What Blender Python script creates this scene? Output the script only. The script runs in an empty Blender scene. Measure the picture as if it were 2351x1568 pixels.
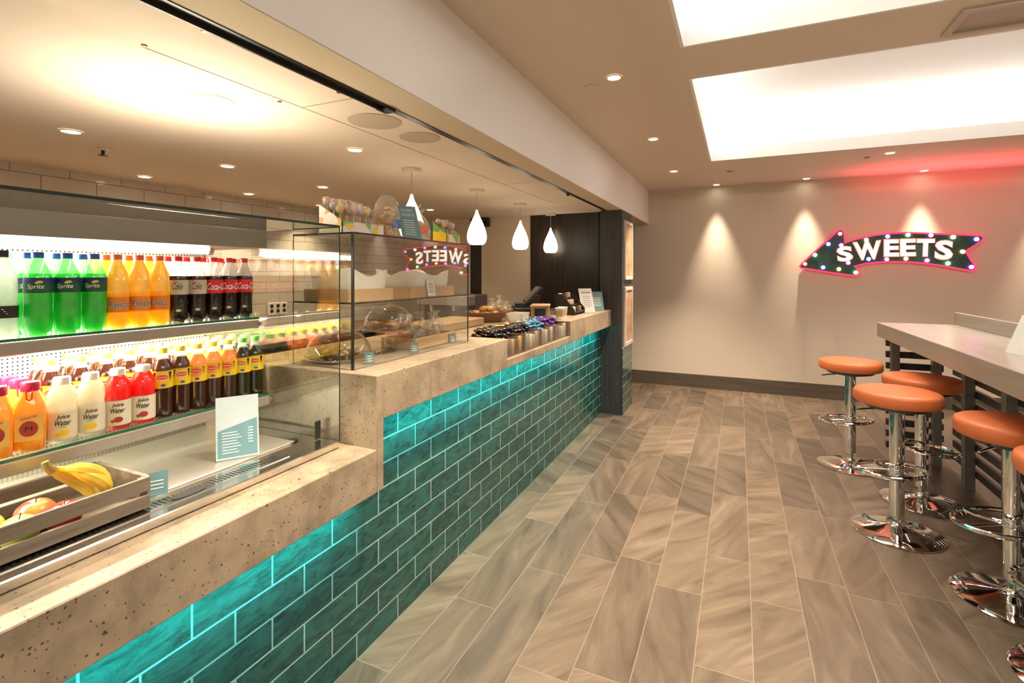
import bpy, math, random
from mathutils import Vector, Matrix
random.seed(7)
S = bpy.context.scene
COL = S.collection
PI = math.pi

# ------------------------------------------------------------------ camera, world, exposure
cam_d = bpy.data.cameras.new('camera')
cam_d.sensor_width = 36.0
cam_d.lens = 36.0 * 1150.0 / 2351.0
cam_d.shift_y = -156.0 / 2351.0
cam_d.clip_start = 0.02
cam = bpy.data.objects.new('camera', cam_d)
COL.objects.link(cam)
cam.location = (0, 0, 1.48)
cam.rotation_euler = (PI / 2, 0, math.radians(24.35))
S.camera = cam
S.view_settings.view_transform = 'Standard'
S.view_settings.look = 'None'
S.view_settings.gamma = 1.0
S.view_settings.use_curve_mapping = False
S.view_settings.exposure = 1.3
W = bpy.data.worlds.new('world')
S.world = W
W.use_nodes = True
W.node_tree.nodes['Background'].inputs[0].default_value = (1.0, 0.86, 0.7, 1)
W.node_tree.nodes['Background'].inputs[1].default_value = 0.12


def lamp(name, kind, loc, power, color, target=None, along=None, **kw):
    d = bpy.data.lights.new(name, kind)
    d.energy = power
    d.color = color
    for k, v in kw.items():
        setattr(d, k, v)
    o = bpy.data.objects.new(name, d)
    COL.objects.link(o)
    o.location = loc
    if target is not None:
        z = -(Vector(target) - Vector(loc)).normalized()
        x = Vector(along or ((1, 0, 0) if abs(z.x) < 0.9 else (0, 1, 0)))   # the lamp's long side
        x = (x - z * x.dot(z)).normalized()
        o.rotation_euler = Matrix((x, z.cross(x), z)).transposed().to_euler()
    return o


WARM = (1.0, 0.74, 0.46)
WARM2 = (1.0, 0.82, 0.62)
COOL = (1.0, 0.96, 0.9)
# cove lights in the two ceiling coffers: strips behind the lips, washing the raised panel
for (y0, y1) in ((0.35, 2.59), (3.04, 5.345)):
    L = 4.3
    for yy, ty in ((y0 - 0.10, y0 + 0.25), (y1 + 0.10, y1 - 0.25)):
        lamp('cove_light', 'AREA', (1.85, yy, 2.77), 12 if yy > y1 else 6, COOL, (1.85, ty, 2.99), shape='RECTANGLE', size=L, size_y=0.06)
    lamp('cove_light', 'AREA', (-0.35, (y0 + y1) / 2, 2.77), 3.5, COOL, (-0.1, (y0 + y1) / 2, 2.99), along=(0, 1, 0), shape='RECTANGLE', size=y1 - y0, size_y=0.06)
# added fill lamps under the coffer panels, brightening the room and bulkhead
for (y0, y1) in ((0.35, 2.59), (3.04, 5.345)):
    lamp('room_fill_light', 'AREA', (1.6, (y0 + y1) / 2, 2.96), 15, (1.0, 0.92, 0.82), (1.6, (y0 + y1) / 2, 0), along=(1, 0, 0), shape='RECTANGLE', size=2.4, size_y=0.9, spread=math.radians(115))
lamp('room_fill_light', 'AREA', (1.6, -1.1, 2.585), 26, (1.0, 0.92, 0.82), (1.4, -1.0, 0), along=(1, 0, 0), shape='RECTANGLE', size=3.2, size_y=1.6)  # added fill behind the camera, no coffer there, to brighten the bulkhead
# cyan strip lights under the stone overhang, turned towards the tiles
for y0, y1, z in ((1.54, 5.00, 0.915), (-1.5, 1.47, 0.65)):
    lamp('strip_beam', 'AREA', (-1.240, (y0 + y1) / 2, z), 7.0 * (y1 - y0) / 3.6, (0.02, 0.78, 0.82), (-1.34, (y0 + y1) / 2, z - 0.14), along=(0, 1, 0), shape='RECTANGLE', size=y1 - y0, size_y=0.02, spread=math.radians(120))
# added unseen lamp that makes the glow on the low ceiling above the chiller
lamp('ceiling_glow_fill', 'AREA', (-1.95, 1.22, 1.70), 4.2, (1.0, 0.88, 0.70), (-1.88, 1.22, 2.2), along=(0, 1, 0), shape='RECTANGLE', size=0.4, size_y=0.2)

# ------------------------------------------------------------------ node helpers


def mat(name):
    m = bpy.data.materials.new(name)
    m.use_nodes = True
    nt = m.node_tree
    nt.nodes.clear()
    out = nt.nodes.new('ShaderNodeOutputMaterial')
    return m, nt, out


def N(nt, typ, **kw):
    n = nt.nodes.new('ShaderNode' + typ)
    for k, v in kw.items():
        if k.startswith('i_'):
            n.inputs[k[2:].replace('_', ' ')].default_value = v
        else:
            setattr(n, k, v)
    return n


def math_n(nt, op, a, b=None, clamp=False):
    n = nt.nodes.new('ShaderNodeMath')
    n.operation = op
    n.use_clamp = clamp
    for i, x in enumerate((a, b)):
        if x is None:
            continue
        if isinstance(x, (int, float)):
            n.inputs[i].default_value = x
        else:
            nt.links.new(x, n.inputs[i])
    return n.outputs[0]


def mixc(nt, fac, a, b, blend='MIX'):
    n = nt.nodes.new('ShaderNodeMix')
    n.data_type = 'RGBA'
    n.blend_type = blend
    for sock, x in ((n.inputs[0], fac), (n.inputs[6], a), (n.inputs[7], b)):
        if isinstance(x, (int, float)):
            sock.default_value = x
        elif isinstance(x, tuple):
            sock.default_value = x if len(x) == 4 else (*x, 1)
        else:
            nt.links.new(x, sock)
    return n.outputs[2]


def ramp(nt, fac, stops):
    n = nt.nodes.new('ShaderNodeValToRGB')
    e = n.color_ramp.elements
    while len(e) > 1:
        e.remove(e[-1])
    for i, (p, c) in enumerate(stops):
        if i == 0:
            e[0].position = p
            el = e[0]
        else:
            el = e.new(p)
        el.color = (*c, 1) if len(c) == 3 else c
    nt.links.new(fac, n.inputs[0])
    return n.outputs[0]


def obj_coord(nt):
    return nt.nodes.new('ShaderNodeTexCoord').outputs['Object']


def principled(nt, out, color, rough=0.5, metal=0.0, spec=0.5, **kw):
    p = nt.nodes.new('ShaderNodeBsdfPrincipled')
    for sock, x in (('Base Color', color), ('Roughness', rough), ('Metallic', metal), ('Specular IOR Level', spec)):
        if isinstance(x, tuple):
            p.inputs[sock].default_value = x if len(x) == 4 else (*x, 1)
        elif isinstance(x, (int, float)):
            p.inputs[sock].default_value = x
        else:
            nt.links.new(x, p.inputs[sock])
    for k, v in kw.items():
        p.inputs[k.replace('_', ' ')].default_value = v
    nt.links.new(p.outputs[0], out.inputs[0])
    return p


_plain = {}


def plain(name, color, rough=0.5, metal=0.0, spec=0.5, var=0.06, scale=30, **kw):
    """simple procedural surface: a colour with a faint noise variation"""
    if name in _plain:
        return _plain[name]
    m, nt, out = mat(name)
    nz = N(nt, 'TexNoise', i_Scale=scale, i_Detail=3.0)
    nt.links.new(obj_coord(nt), nz.inputs['Vector'])
    lo = tuple(max(0, c * (1 - var)) for c in color)
    hi = tuple(min(1, c * (1 + var)) for c in color)
    c = mixc(nt, nz.outputs[0], lo, hi)
    principled(nt, out, c, rough, metal, spec, **kw)
    _plain[name] = m
    return m


def emis(name, color, strength):
    m, nt, out = mat(name)
    e = N(nt, 'Emission')
    e.inputs[0].default_value = (*color, 1)
    e.inputs[1].default_value = strength
    nt.links.new(e.outputs[0], out.inputs[0])
    return m


def fresnel(nt, f0=0.04):
    """Schlick reflectance, the same from both sides of a thin pane"""
    g = N(nt, 'NewGeometry')
    dt = N(nt, 'VectorMath', operation='DOT_PRODUCT')
    nt.links.new(g.outputs['Normal'], dt.inputs[0])
    nt.links.new(g.outputs['Incoming'], dt.inputs[1])
    c = math_n(nt, 'ABSOLUTE', dt.outputs['Value'])
    p = math_n(nt, 'POWER', math_n(nt, 'SUBTRACT', 1.0, c, True), 5.0)
    return math_n(nt, 'ADD', math_n(nt, 'MULTIPLY', p, 1.0 - f0), f0, True)


def glass(name, tint=(0.96, 0.985, 0.97), refl=1.0, rough=0.0, ior=1.5):
    """thin architectural glass"""
    m, nt, out = mat(name)
    fr_out = fresnel(nt)
    tr = N(nt, 'BsdfTransparent')
    tr.inputs[0].default_value = (*tint, 1)
    gl = N(nt, 'BsdfGlossy', i_Roughness=rough)
    gl.inputs[0].default_value = (1, 1, 1, 1)
    mx = N(nt, 'MixShader')
    f = math_n(nt, 'MULTIPLY', fr_out, refl, True)
    nt.links.new(f, mx.inputs[0])
    nt.links.new(tr.outputs[0], mx.inputs[1])
    nt.links.new(gl.outputs[0], mx.inputs[2])
    nt.links.new(mx.outputs[0], out.inputs[0])
    return m


def liquid(name, color, trans=0.5, clear=0.0, rough=0.08, gloss=0.12):
    """filled plastic bottle: translucent liquid under a shiny skin"""
    m, nt, out = mat(name)
    nz = N(nt, 'TexNoise', i_Scale=45.0, i_Detail=2.0)
    nt.links.new(obj_coord(nt), nz.inputs['Vector'])
    c = mixc(nt, nz.outputs[0], tuple(x * 0.75 for x in color), tuple(min(1, x * 1.25) for x in color))
    d = N(nt, 'BsdfDiffuse')
    t = N(nt, 'BsdfTranslucent')
    nt.links.new(c, d.inputs[0])
    nt.links.new(c, t.inputs[0])
    m1 = N(nt, 'MixShader')
    m1.inputs[0].default_value = trans
    nt.links.new(d.outputs[0], m1.inputs[1])
    nt.links.new(t.outputs[0], m1.inputs[2])
    last = m1.outputs[0]
    if clear > 0:
        tp = N(nt, 'BsdfTransparent')
        tp.inputs[0].default_value = (*[min(1, 0.5 + 0.5 * x) for x in color], 1)
        m3 = N(nt, 'MixShader')
        m3.inputs[0].default_value = clear
        nt.links.new(last, m3.inputs[1])
        nt.links.new(tp.outputs[0], m3.inputs[2])
        last = m3.outputs[0]
    g = N(nt, 'BsdfGlossy', i_Roughness=rough)
    fr_out = fresnel(nt)
    m2 = N(nt, 'MixShader')
    nt.links.new(math_n(nt, 'ADD', fr_out, gloss - 0.04, True), m2.inputs[0])
    nt.links.new(last, m2.inputs[1])
    nt.links.new(g.outputs[0], m2.inputs[2])
    nt.links.new(m2.outputs[0], out.inputs[0])
    return m


def vec_yz(nt, dy=0.0, dz=0.0, axes=('Y', 'Z')):
    sp = N(nt, 'SeparateXYZ')
    nt.links.new(obj_coord(nt), sp.inputs[0])
    cb = N(nt, 'CombineXYZ')
    nt.links.new(math_n(nt, 'ADD', sp.outputs[axes[0]], dy), cb.inputs[0])
    nt.links.new(math_n(nt, 'ADD', sp.outputs[axes[1]], dz), cb.inputs[1])
    return cb.outputs[0]


def tile_mat(name, c1, c2, mortar, w, h, ms, dy, rough, noise_amt, axes=('Y', 'Z'), bump=0.25):
    m, nt, out = mat(name)
    v = vec_yz(nt, dy, 0.0, axes)
    b = N(nt, 'TexBrick', offset=0.5, offset_frequency=2)
    b.inputs['Scale'].default_value = 1.0
    b.inputs['Brick Width'].default_value = w
    b.inputs['Row Height'].default_value = h
    b.inputs['Mortar Size'].default_value = ms
    b.inputs['Mortar Smooth'].default_value = 0.1
    b.inputs['Bias'].default_value = 0.0
    b.inputs['Color1'].default_value = (*c1, 1)
    b.inputs['Color2'].default_value = (*c2, 1)
    b.inputs['Mortar'].default_value = (*mortar, 1)
    nt.links.new(v, b.inputs['Vector'])
    mp = N(nt, 'Mapping')
    mp.inputs['Scale'].default_value = (6.0, 6.0, 17.0)
    mp.inputs['Rotation'].default_value = (0.5, 0, 0)
    nt.links.new(obj_coord(nt), mp.inputs[0])
    nz = N(nt, 'TexNoise', i_Scale=1.6, i_Detail=5.0, i_Roughness=0.65)
    nz.inputs['Distortion'].default_value = 1.2
    nt.links.new(mp.outputs[0], nz.inputs['Vector'])
    shade = ramp(nt, nz.outputs[0], [(0.25, (1 - noise_amt,) * 3), (0.5, (1, 1, 1)), (0.78, (1 + noise_amt,) * 3)])
    c = mixc(nt, 1.0, b.outputs['Color'], shade, 'MULTIPLY')
    c = mixc(nt, b.outputs['Fac'], c, (*mortar, 1))
    r = math_n(nt, 'ADD', math_n(nt, 'MULTIPLY', b.outputs['Fac'], 0.6), rough, True)
    p = principled(nt, out, c, r, 0, 0.5)
    hgt = math_n(nt, 'SUBTRACT', math_n(nt, 'MULTIPLY', nz.outputs[0], 0.35), math_n(nt, 'MULTIPLY', b.outputs['Fac'], 1.0))
    bp = N(nt, 'Bump')
    bp.inputs['Strength'].default_value = bump
    bp.inputs['Distance'].default_value = 0.006
    nt.links.new(hgt, bp.inputs['Height'])
    nt.links.new(bp.outputs[0], p.inputs['Normal'])
    return m


def stone_mat(name, base, dark):
    m, nt, out = mat(name)
    oc = obj_coord(nt)
    n1 = N(nt, 'TexNoise', i_Scale=7.0, i_Detail=6.0, i_Roughness=0.65)
    nt.links.new(oc, n1.inputs['Vector'])
    c = ramp(nt, n1.outputs[0], [(0.3, tuple(x * 0.62 for x in base)), (0.5, base), (0.7, tuple(min(1, x * 1.25) for x in base))])
    # streaky darker veins
    mp = N(nt, 'Mapping')
    mp.inputs['Scale'].default_value = (14, 14, 5)
    mp.inputs['Rotation'].default_value = (0.35, 0.0, 0.0)
    nt.links.new(oc, mp.inputs[0])
    n3 = N(nt, 'TexNoise', i_Scale=1.4, i_Detail=4.0)
    nt.links.new(mp.outputs[0], n3.inputs['Vector'])
    vein = ramp(nt, n3.outputs[0], [(0.56, (0, 0, 0)), (0.72, (1, 1, 1))])
    c = mixc(nt, math_n(nt, 'MULTIPLY', vein, 0.5), c, tuple(x * 0.5 for x in base))
    # pits: sparse voronoi dots of two sizes
    for sc, th, pr in ((27.0, 0.16, 0.82), (50.0, 0.24, 0.78), (110.0, 0.32, 0.64)):
        vo = N(nt, 'TexVoronoi', i_Scale=sc)
        nz = N(nt, 'TexNoise', i_Scale=sc * 1.3)
        nt.links.new(oc, nz.inputs['Vector'])
        vv = N(nt, 'VectorMath', operation='ADD')
        sc2 = N(nt, 'VectorMath', operation='SCALE')
        sc2.inputs['Scale'].default_value = 0.25 / sc * 2
        nt.links.new(nz.outputs['Color'], sc2.inputs[0])
        nt.links.new(oc, vv.inputs[0])
        nt.links.new(sc2.outputs[0], vv.inputs[1])
        nt.links.new(vv.outputs[0], vo.inputs['Vector'])
        sep = N(nt, 'SeparateColor')
        nt.links.new(vo.outputs['Color'], sep.inputs[0])
        keep = math_n(nt, 'GREATER_THAN', sep.outputs[0], pr)
        rad = math_n(nt, 'MULTIPLY', sep.outputs[1], th)
        dot = math_n(nt, 'MULTIPLY', math_n(nt, 'LESS_THAN', vo.outputs['Distance'], rad), keep)
        c = mixc(nt, math_n(nt, 'MULTIPLY', dot, 0.85), c, (*dark, 1))
    principled(nt, out, c, 0.42, 0, 0.4)
    return m


def floor_mat():
    m, nt, out = mat('slate_plank_tiles')
    oc = obj_coord(nt)
    sp = N(nt, 'SeparateXYZ')
    nt.links.new(oc, sp.inputs[0])
    PW, PL = 0.205, 0.82
    a = math_n(nt, 'DIVIDE', math_n(nt, 'ADD', sp.outputs[0], 1.18), PW)
    col = math_n(nt, 'FLOOR', a)
    fx = math_n(nt, 'FRACT', a)
    w1 = N(nt, 'TexWhiteNoise', noise_dimensions='1D')
    nt.links.new(col, w1.inputs['W'])
    b = math_n(nt, 'ADD', math_n(nt, 'DIVIDE', sp.outputs[1], PL), w1.outputs['Value'])
    row = math_n(nt, 'FLOOR', b)
    fy = math_n(nt, 'FRACT', b)
    w2 = N(nt, 'TexWhiteNoise', noise_dimensions='2D')
    cb = N(nt, 'CombineXYZ')
    nt.links.new(col, cb.inputs[0])
    nt.links.new(row, cb.inputs[1])
    nt.links.new(cb.outputs[0], w2.inputs['Vector'])
    ex = math_n(nt, 'MULTIPLY', math_n(nt, 'MINIMUM', fx, math_n(nt, 'SUBTRACT', 1.0, fx)), PW)
    ey = math_n(nt, 'MULTIPLY', math_n(nt, 'MINIMUM', fy, math_n(nt, 'SUBTRACT', 1.0, fy)), PL)
    edge = math_n(nt, 'MINIMUM', ex, ey)
    joint = math_n(nt, 'LESS_THAN', edge, 0.0016)
    # per-plank rotated streaks
    rot = N(nt, 'VectorRotate', rotation_type='Z_AXIS')
    nt.links.new(oc, rot.inputs['Vector'])
    nt.links.new(math_n(nt, 'MULTIPLY', math_n(nt, 'SUBTRACT', w2.outputs['Value'], 0.5), 2.2), rot.inputs['Angle'])
    ofs = N(nt, 'VectorMath', operation='ADD')
    nt.links.new(rot.outputs[0], ofs.inputs[0])
    sc = N(nt, 'VectorMath', operation='SCALE')
    sc.inputs['Scale'].default_value = 9.0
    nt.links.new(w2.outputs['Color'], sc.inputs[0])
    nt.links.new(sc.outputs[0], ofs.inputs[1])
    mp = N(nt, 'Mapping')
    mp.inputs['Scale'].default_value = (7.0, 1.3, 1.0)
    nt.links.new(ofs.outputs[0], mp.inputs[0])
    n1 = N(nt, 'TexNoise', i_Scale=1.5, i_Detail=7.0, i_Roughness=0.62)
    n1.inputs['Distortion'].default_value = 0.8
    nt.links.new(mp.outputs[0], n1.inputs['Vector'])
    n2 = N(nt, 'TexNoise', i_Scale=2.2, i_Detail=4.0)
    nt.links.new(ofs.outputs[0], n2.inputs['Vector'])
    c = ramp(nt, n1.outputs[0], [(0.25, (0.075, 0.056, 0.04)), (0.43, (0.14, 0.108, 0.08)), (0.58, (0.19, 0.15, 0.112)), (0.78, (0.29, 0.235, 0.178))])
    c = mixc(nt, math_n(nt, 'MULTIPLY', n2.outputs[0], 0.3), c, (0.18, 0.146, 0.12, 1))
    tone = ramp(nt, w2.outputs['Value'], [(0.0, (0.51, 0.485, 0.46)), (0.5, (0.72, 0.675, 0.62)), (1.0, (0.92, 0.85, 0.76))])
    c = mixc(nt, 1.0, c, tone, 'MULTIPLY')
    c = mixc(nt, math_n(nt, 'MULTIPLY', joint, 0.75), c, (0.27, 0.22, 0.17, 1))
    r = math_n(nt, 'ADD', math_n(nt, 'MULTIPLY', n1.outputs[0], 0.22), 0.24)
    p = principled(nt, out, c, r, 0, 0.42)
    hgt = math_n(nt, 'SUBTRACT', n1.outputs[0], math_n(nt, 'MULTIPLY', joint, 0.6))
    bp = N(nt, 'Bump')
    bp.inputs['Strength'].default_value = 0.22
    bp.inputs['Distance'].default_value = 0.005
    nt.links.new(hgt, bp.inputs['Height'])
    nt.links.new(bp.outputs[0], p.inputs['Normal'])
    return m


def wood_mat(name, c1, c2, rough=0.4, axis='Z', scale=1.0, spec=0.4):
    m, nt, out = mat(name)
    mp = N(nt, 'Mapping')
    s = [30.0 * scale] * 3
    s['XYZ'.index(axis)] = 1.6 * scale
    mp.inputs['Scale'].default_value = s
    nt.links.new(obj_coord(nt), mp.inputs[0])
    n1 = N(nt, 'TexNoise', i_Scale=1.0, i_Detail=5.0, i_Roughness=0.6)
    n1.inputs['Distortion'].default_value = 0.6
    nt.links.new(mp.outputs[0], n1.inputs['Vector'])
    c = ramp(nt, n1.outputs[0], [(0.3, c1), (0.7, c2)])
    p = principled(nt, out, c, rough, 0, spec)
    bp = N(nt, 'Bump')
    bp.inputs['Strength'].default_value = 0.1
    bp.inputs['Distance'].default_value = 0.002
    nt.links.new(n1.outputs[0], bp.inputs['Height'])
    nt.links.new(bp.outputs[0], p.inputs['Normal'])
    return m


def plaster(name, c, rough=0.7):
    m, nt, out = mat(name)
    n1 = N(nt, 'TexNoise', i_Scale=1.3, i_Detail=3.0)
    nt.links.new(obj_coord(nt), n1.inputs['Vector'])
    col = mixc(nt, n1.outputs[0], tuple(x * 0.97 for x in c), tuple(min(1, x * 1.03) for x in c))
    p = principled(nt, out, col, rough, 0, 0.25)
    n2 = N(nt, 'TexNoise', i_Scale=220.0)
    nt.links.new(obj_coord(nt), n2.inputs['Vector'])
    bp = N(nt, 'Bump')
    bp.inputs['Strength'].default_value = 0.04
    bp.inputs['Distance'].default_value = 0.001
    nt.links.new(n2.outputs[0], bp.inputs['Height'])
    nt.links.new(bp.outputs[0], p.inputs['Normal'])
    return m


def perf_mat():
    m, nt, out = mat('perforated_white_metal')
    v = vec_yz(nt)
    sp = N(nt, 'SeparateXYZ')
    nt.links.new(v, sp.inputs[0])
    g = 0.0125
    fy = math_n(nt, 'SUBTRACT', math_n(nt, 'FRACT', math_n(nt, 'DIVIDE', sp.outputs[0], g)), 0.5)
    fz = math_n(nt, 'SUBTRACT', math_n(nt, 'FRACT', math_n(nt, 'DIVIDE', sp.outputs[1], g)), 0.5)
    d = math_n(nt, 'SQRT', math_n(nt, 'ADD', math_n(nt, 'MULTIPLY', fy, fy), math_n(nt, 'MULTIPLY', fz, fz)))
    hole = math_n(nt, 'LESS_THAN', d, 0.22)
    c = mixc(nt, hole, (0.75, 0.74, 0.7, 1), (0.02, 0.02, 0.02, 1))
    principled(nt, out, c, 0.4, 0.0, 0.5)
    return m


M = {}
M['floor'] = floor_mat()
M['stone'] = stone_mat('pitted_beige_stone', (0.325, 0.255, 0.175), (0.04, 0.028, 0.02))
M['teal'] = tile_mat('teal_glazed_tile', (0.009, 0.056, 0.046), (0.014, 0.078, 0.063), (0.27, 0.33, 0.30), 0.254, 0.1, 0.0032, -0.106, 0.13, 0.8)
M['metro'] = tile_mat('white_metro_tile', (0.62, 0.56, 0.48), (0.66, 0.60, 0.52), (0.28, 0.22, 0.17), 0.30, 0.1, 0.003, 0.0, 0.12, 0.06, bump=0.15)
M['metro_x'] = tile_mat('white_metro_tile_side', (0.62, 0.56, 0.48), (0.66, 0.60, 0.52), (0.28, 0.22, 0.17), 0.30, 0.1, 0.003, 0.0, 0.12, 0.06, axes=('X', 'Z'), bump=0.15)
M['wall'] = plaster('warm_cream_plaster', (0.69, 0.60, 0.49))
M['ceil'] = plaster('ceiling_paint', (0.74, 0.63, 0.51))
M['white'] = plaster('white_paint', (0.88, 0.86, 0.83))
M['skirt'] = wood_mat('brown_skirting_tile', (0.085, 0.065, 0.048), (0.13, 0.10, 0.075), 0.45, 'X')
M['darkwood'] = wood_mat('dark_brown_veneer', (0.012, 0.009, 0.007), (0.035, 0.024, 0.018), 0.33, 'Z')
M['pillar'] = wood_mat('charcoal_wood_veneer', (0.022, 0.02, 0.02), (0.06, 0.054, 0.055), 0.36, 'Z')
M['barwood'] = wood_mat('grey_oak_laminate', (0.30, 0.26, 0.21), (0.40, 0.35, 0.29), 0.28, 'Y')
M['slat'] = wood_mat('dark_slat_wood', (0.035, 0.03, 0.028), (0.085, 0.072, 0.066), 0.4, 'Y')
M['slatpost'] = plain('grey_metal_post', (0.19, 0.172, 0.16), 0.4)
M['black'] = plain('black_metal', (0.012, 0.011, 0.01), 0.4)
M['chrome'] = plain('chrome', (0.86, 0.85, 0.83), 0.05, 1.0, var=0.01)
M['steel'] = plain('polished_steel', (0.72, 0.70, 0.66), 0.16, 1.0, var=0.03, scale=8)
M['brushed'] = plain('brushed_steel', (0.55, 0.53, 0.49), 0.35, 1.0, var=0.05)
M['rail'] = plain('grey_rail', (0.50, 0.46, 0.41), 0.3, 0.6)
M['orange'] = plain('orange_vinyl', (0.80, 0.20, 0.06), 0.42, var=0.05)
M['glass'] = glass('clear_glass')
M['glass_r'] = glass('clear_display_glass', (0.97, 0.985, 0.97), 1.3)
M['glass_edge'] = plain('dark_glass_edge', (0.015, 0.03, 0.024), 0.15)
M['glass_green'] = plain('green_glass_edge', (0.03, 0.16, 0.09), 0.12)
M['glass_end'] = glass('clear_end_glass', (0.97, 0.985, 0.97), 3.6)
M['dome'] = glass('blown_glass', (0.93, 0.93, 0.89), 2.6)
M['perf'] = perf_mat()
M['tube'] = emis('lit_tube', (1.0, 0.9, 0.72), 9.0)
M['shelf_led'] = emis('lit_shelf_strip', (1.0, 0.92, 0.74), 14.0)
M['led'] = emis('lit_cyan_strip', (0.0, 0.80, 0.84), 4.0)
M['downlens'] = emis('lit_downlight_lens', (1.0, 0.90, 0.72), 9.0)
M['pend'] = emis('lit_pendant_glass', (1.0, 0.86, 0.64), 3.0)
M['trimw'] = plain('white_trim_ring', (0.75, 0.68, 0.58), 0.4)
M['paper'] = plain('white_paper', (0.82, 0.79, 0.73), 0.6)
M['kraft'] = plain('brown_paper', (0.52, 0.33, 0.17), 0.6)
M['cardblue'] = plain('blue_grey_card', (0.16, 0.32, 0.36), 0.4)
M['cardlight'] = plain('pale_blue_card', (0.50, 0.60, 0.64), 0.4)
M['carddark'] = plain('slate_blue_card', (0.10, 0.17, 0.19), 0.4)
M['print'] = plain('white_print', (0.85, 0.86, 0.83), 0.5)
M['printblack'] = plain('black_print', (0.02, 0.018, 0.02), 0.5)

# ------------------------------------------------------------------ mesh builder
_textcache = {}


def text_mesh(s, shear=0.0, bold=0.0):
    key = (s, shear, bold)
    if key in _textcache:
        return _textcache[key]
    cu = bpy.data.curves.new('tmp_text', 'FONT')
    cu.body = s
    cu.size = 1.0
    cu.shear = shear
    cu.offset = bold
    cu.resolution_u = 3
    cu.align_x = 'CENTER'
    cu.align_y = 'CENTER'
    ob = bpy.data.objects.new('tmp_text', cu)
    COL.objects.link(ob)
    dg = bpy.context.evaluated_depsgraph_get()
    me = bpy.data.meshes.new_from_object(ob.evaluated_get(dg))
    vs = [(v.co.x, v.co.y) for v in me.vertices]
    fs = [tuple(p.vertices) for p in me.polygons]
    bpy.data.objects.remove(ob)
    bpy.data.curves.remove(cu)
    bpy.data.meshes.remove(me)
    if vs:
        cx = (min(v[0] for v in vs) + max(v[0] for v in vs)) / 2
        cy = (min(v[1] for v in vs) + max(v[1] for v in vs)) / 2
        w = max(v[0] for v in vs) - min(v[0] for v in vs)
        h = max(v[1] for v in vs) - min(v[1] for v in vs)
        vs = [((x - cx) / w, (y - cy) / h) for x, y in vs]   # unit box
    else:
        w = h = 1
    _textcache[key] = (vs, fs, w, h)
    return _textcache[key]


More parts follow.
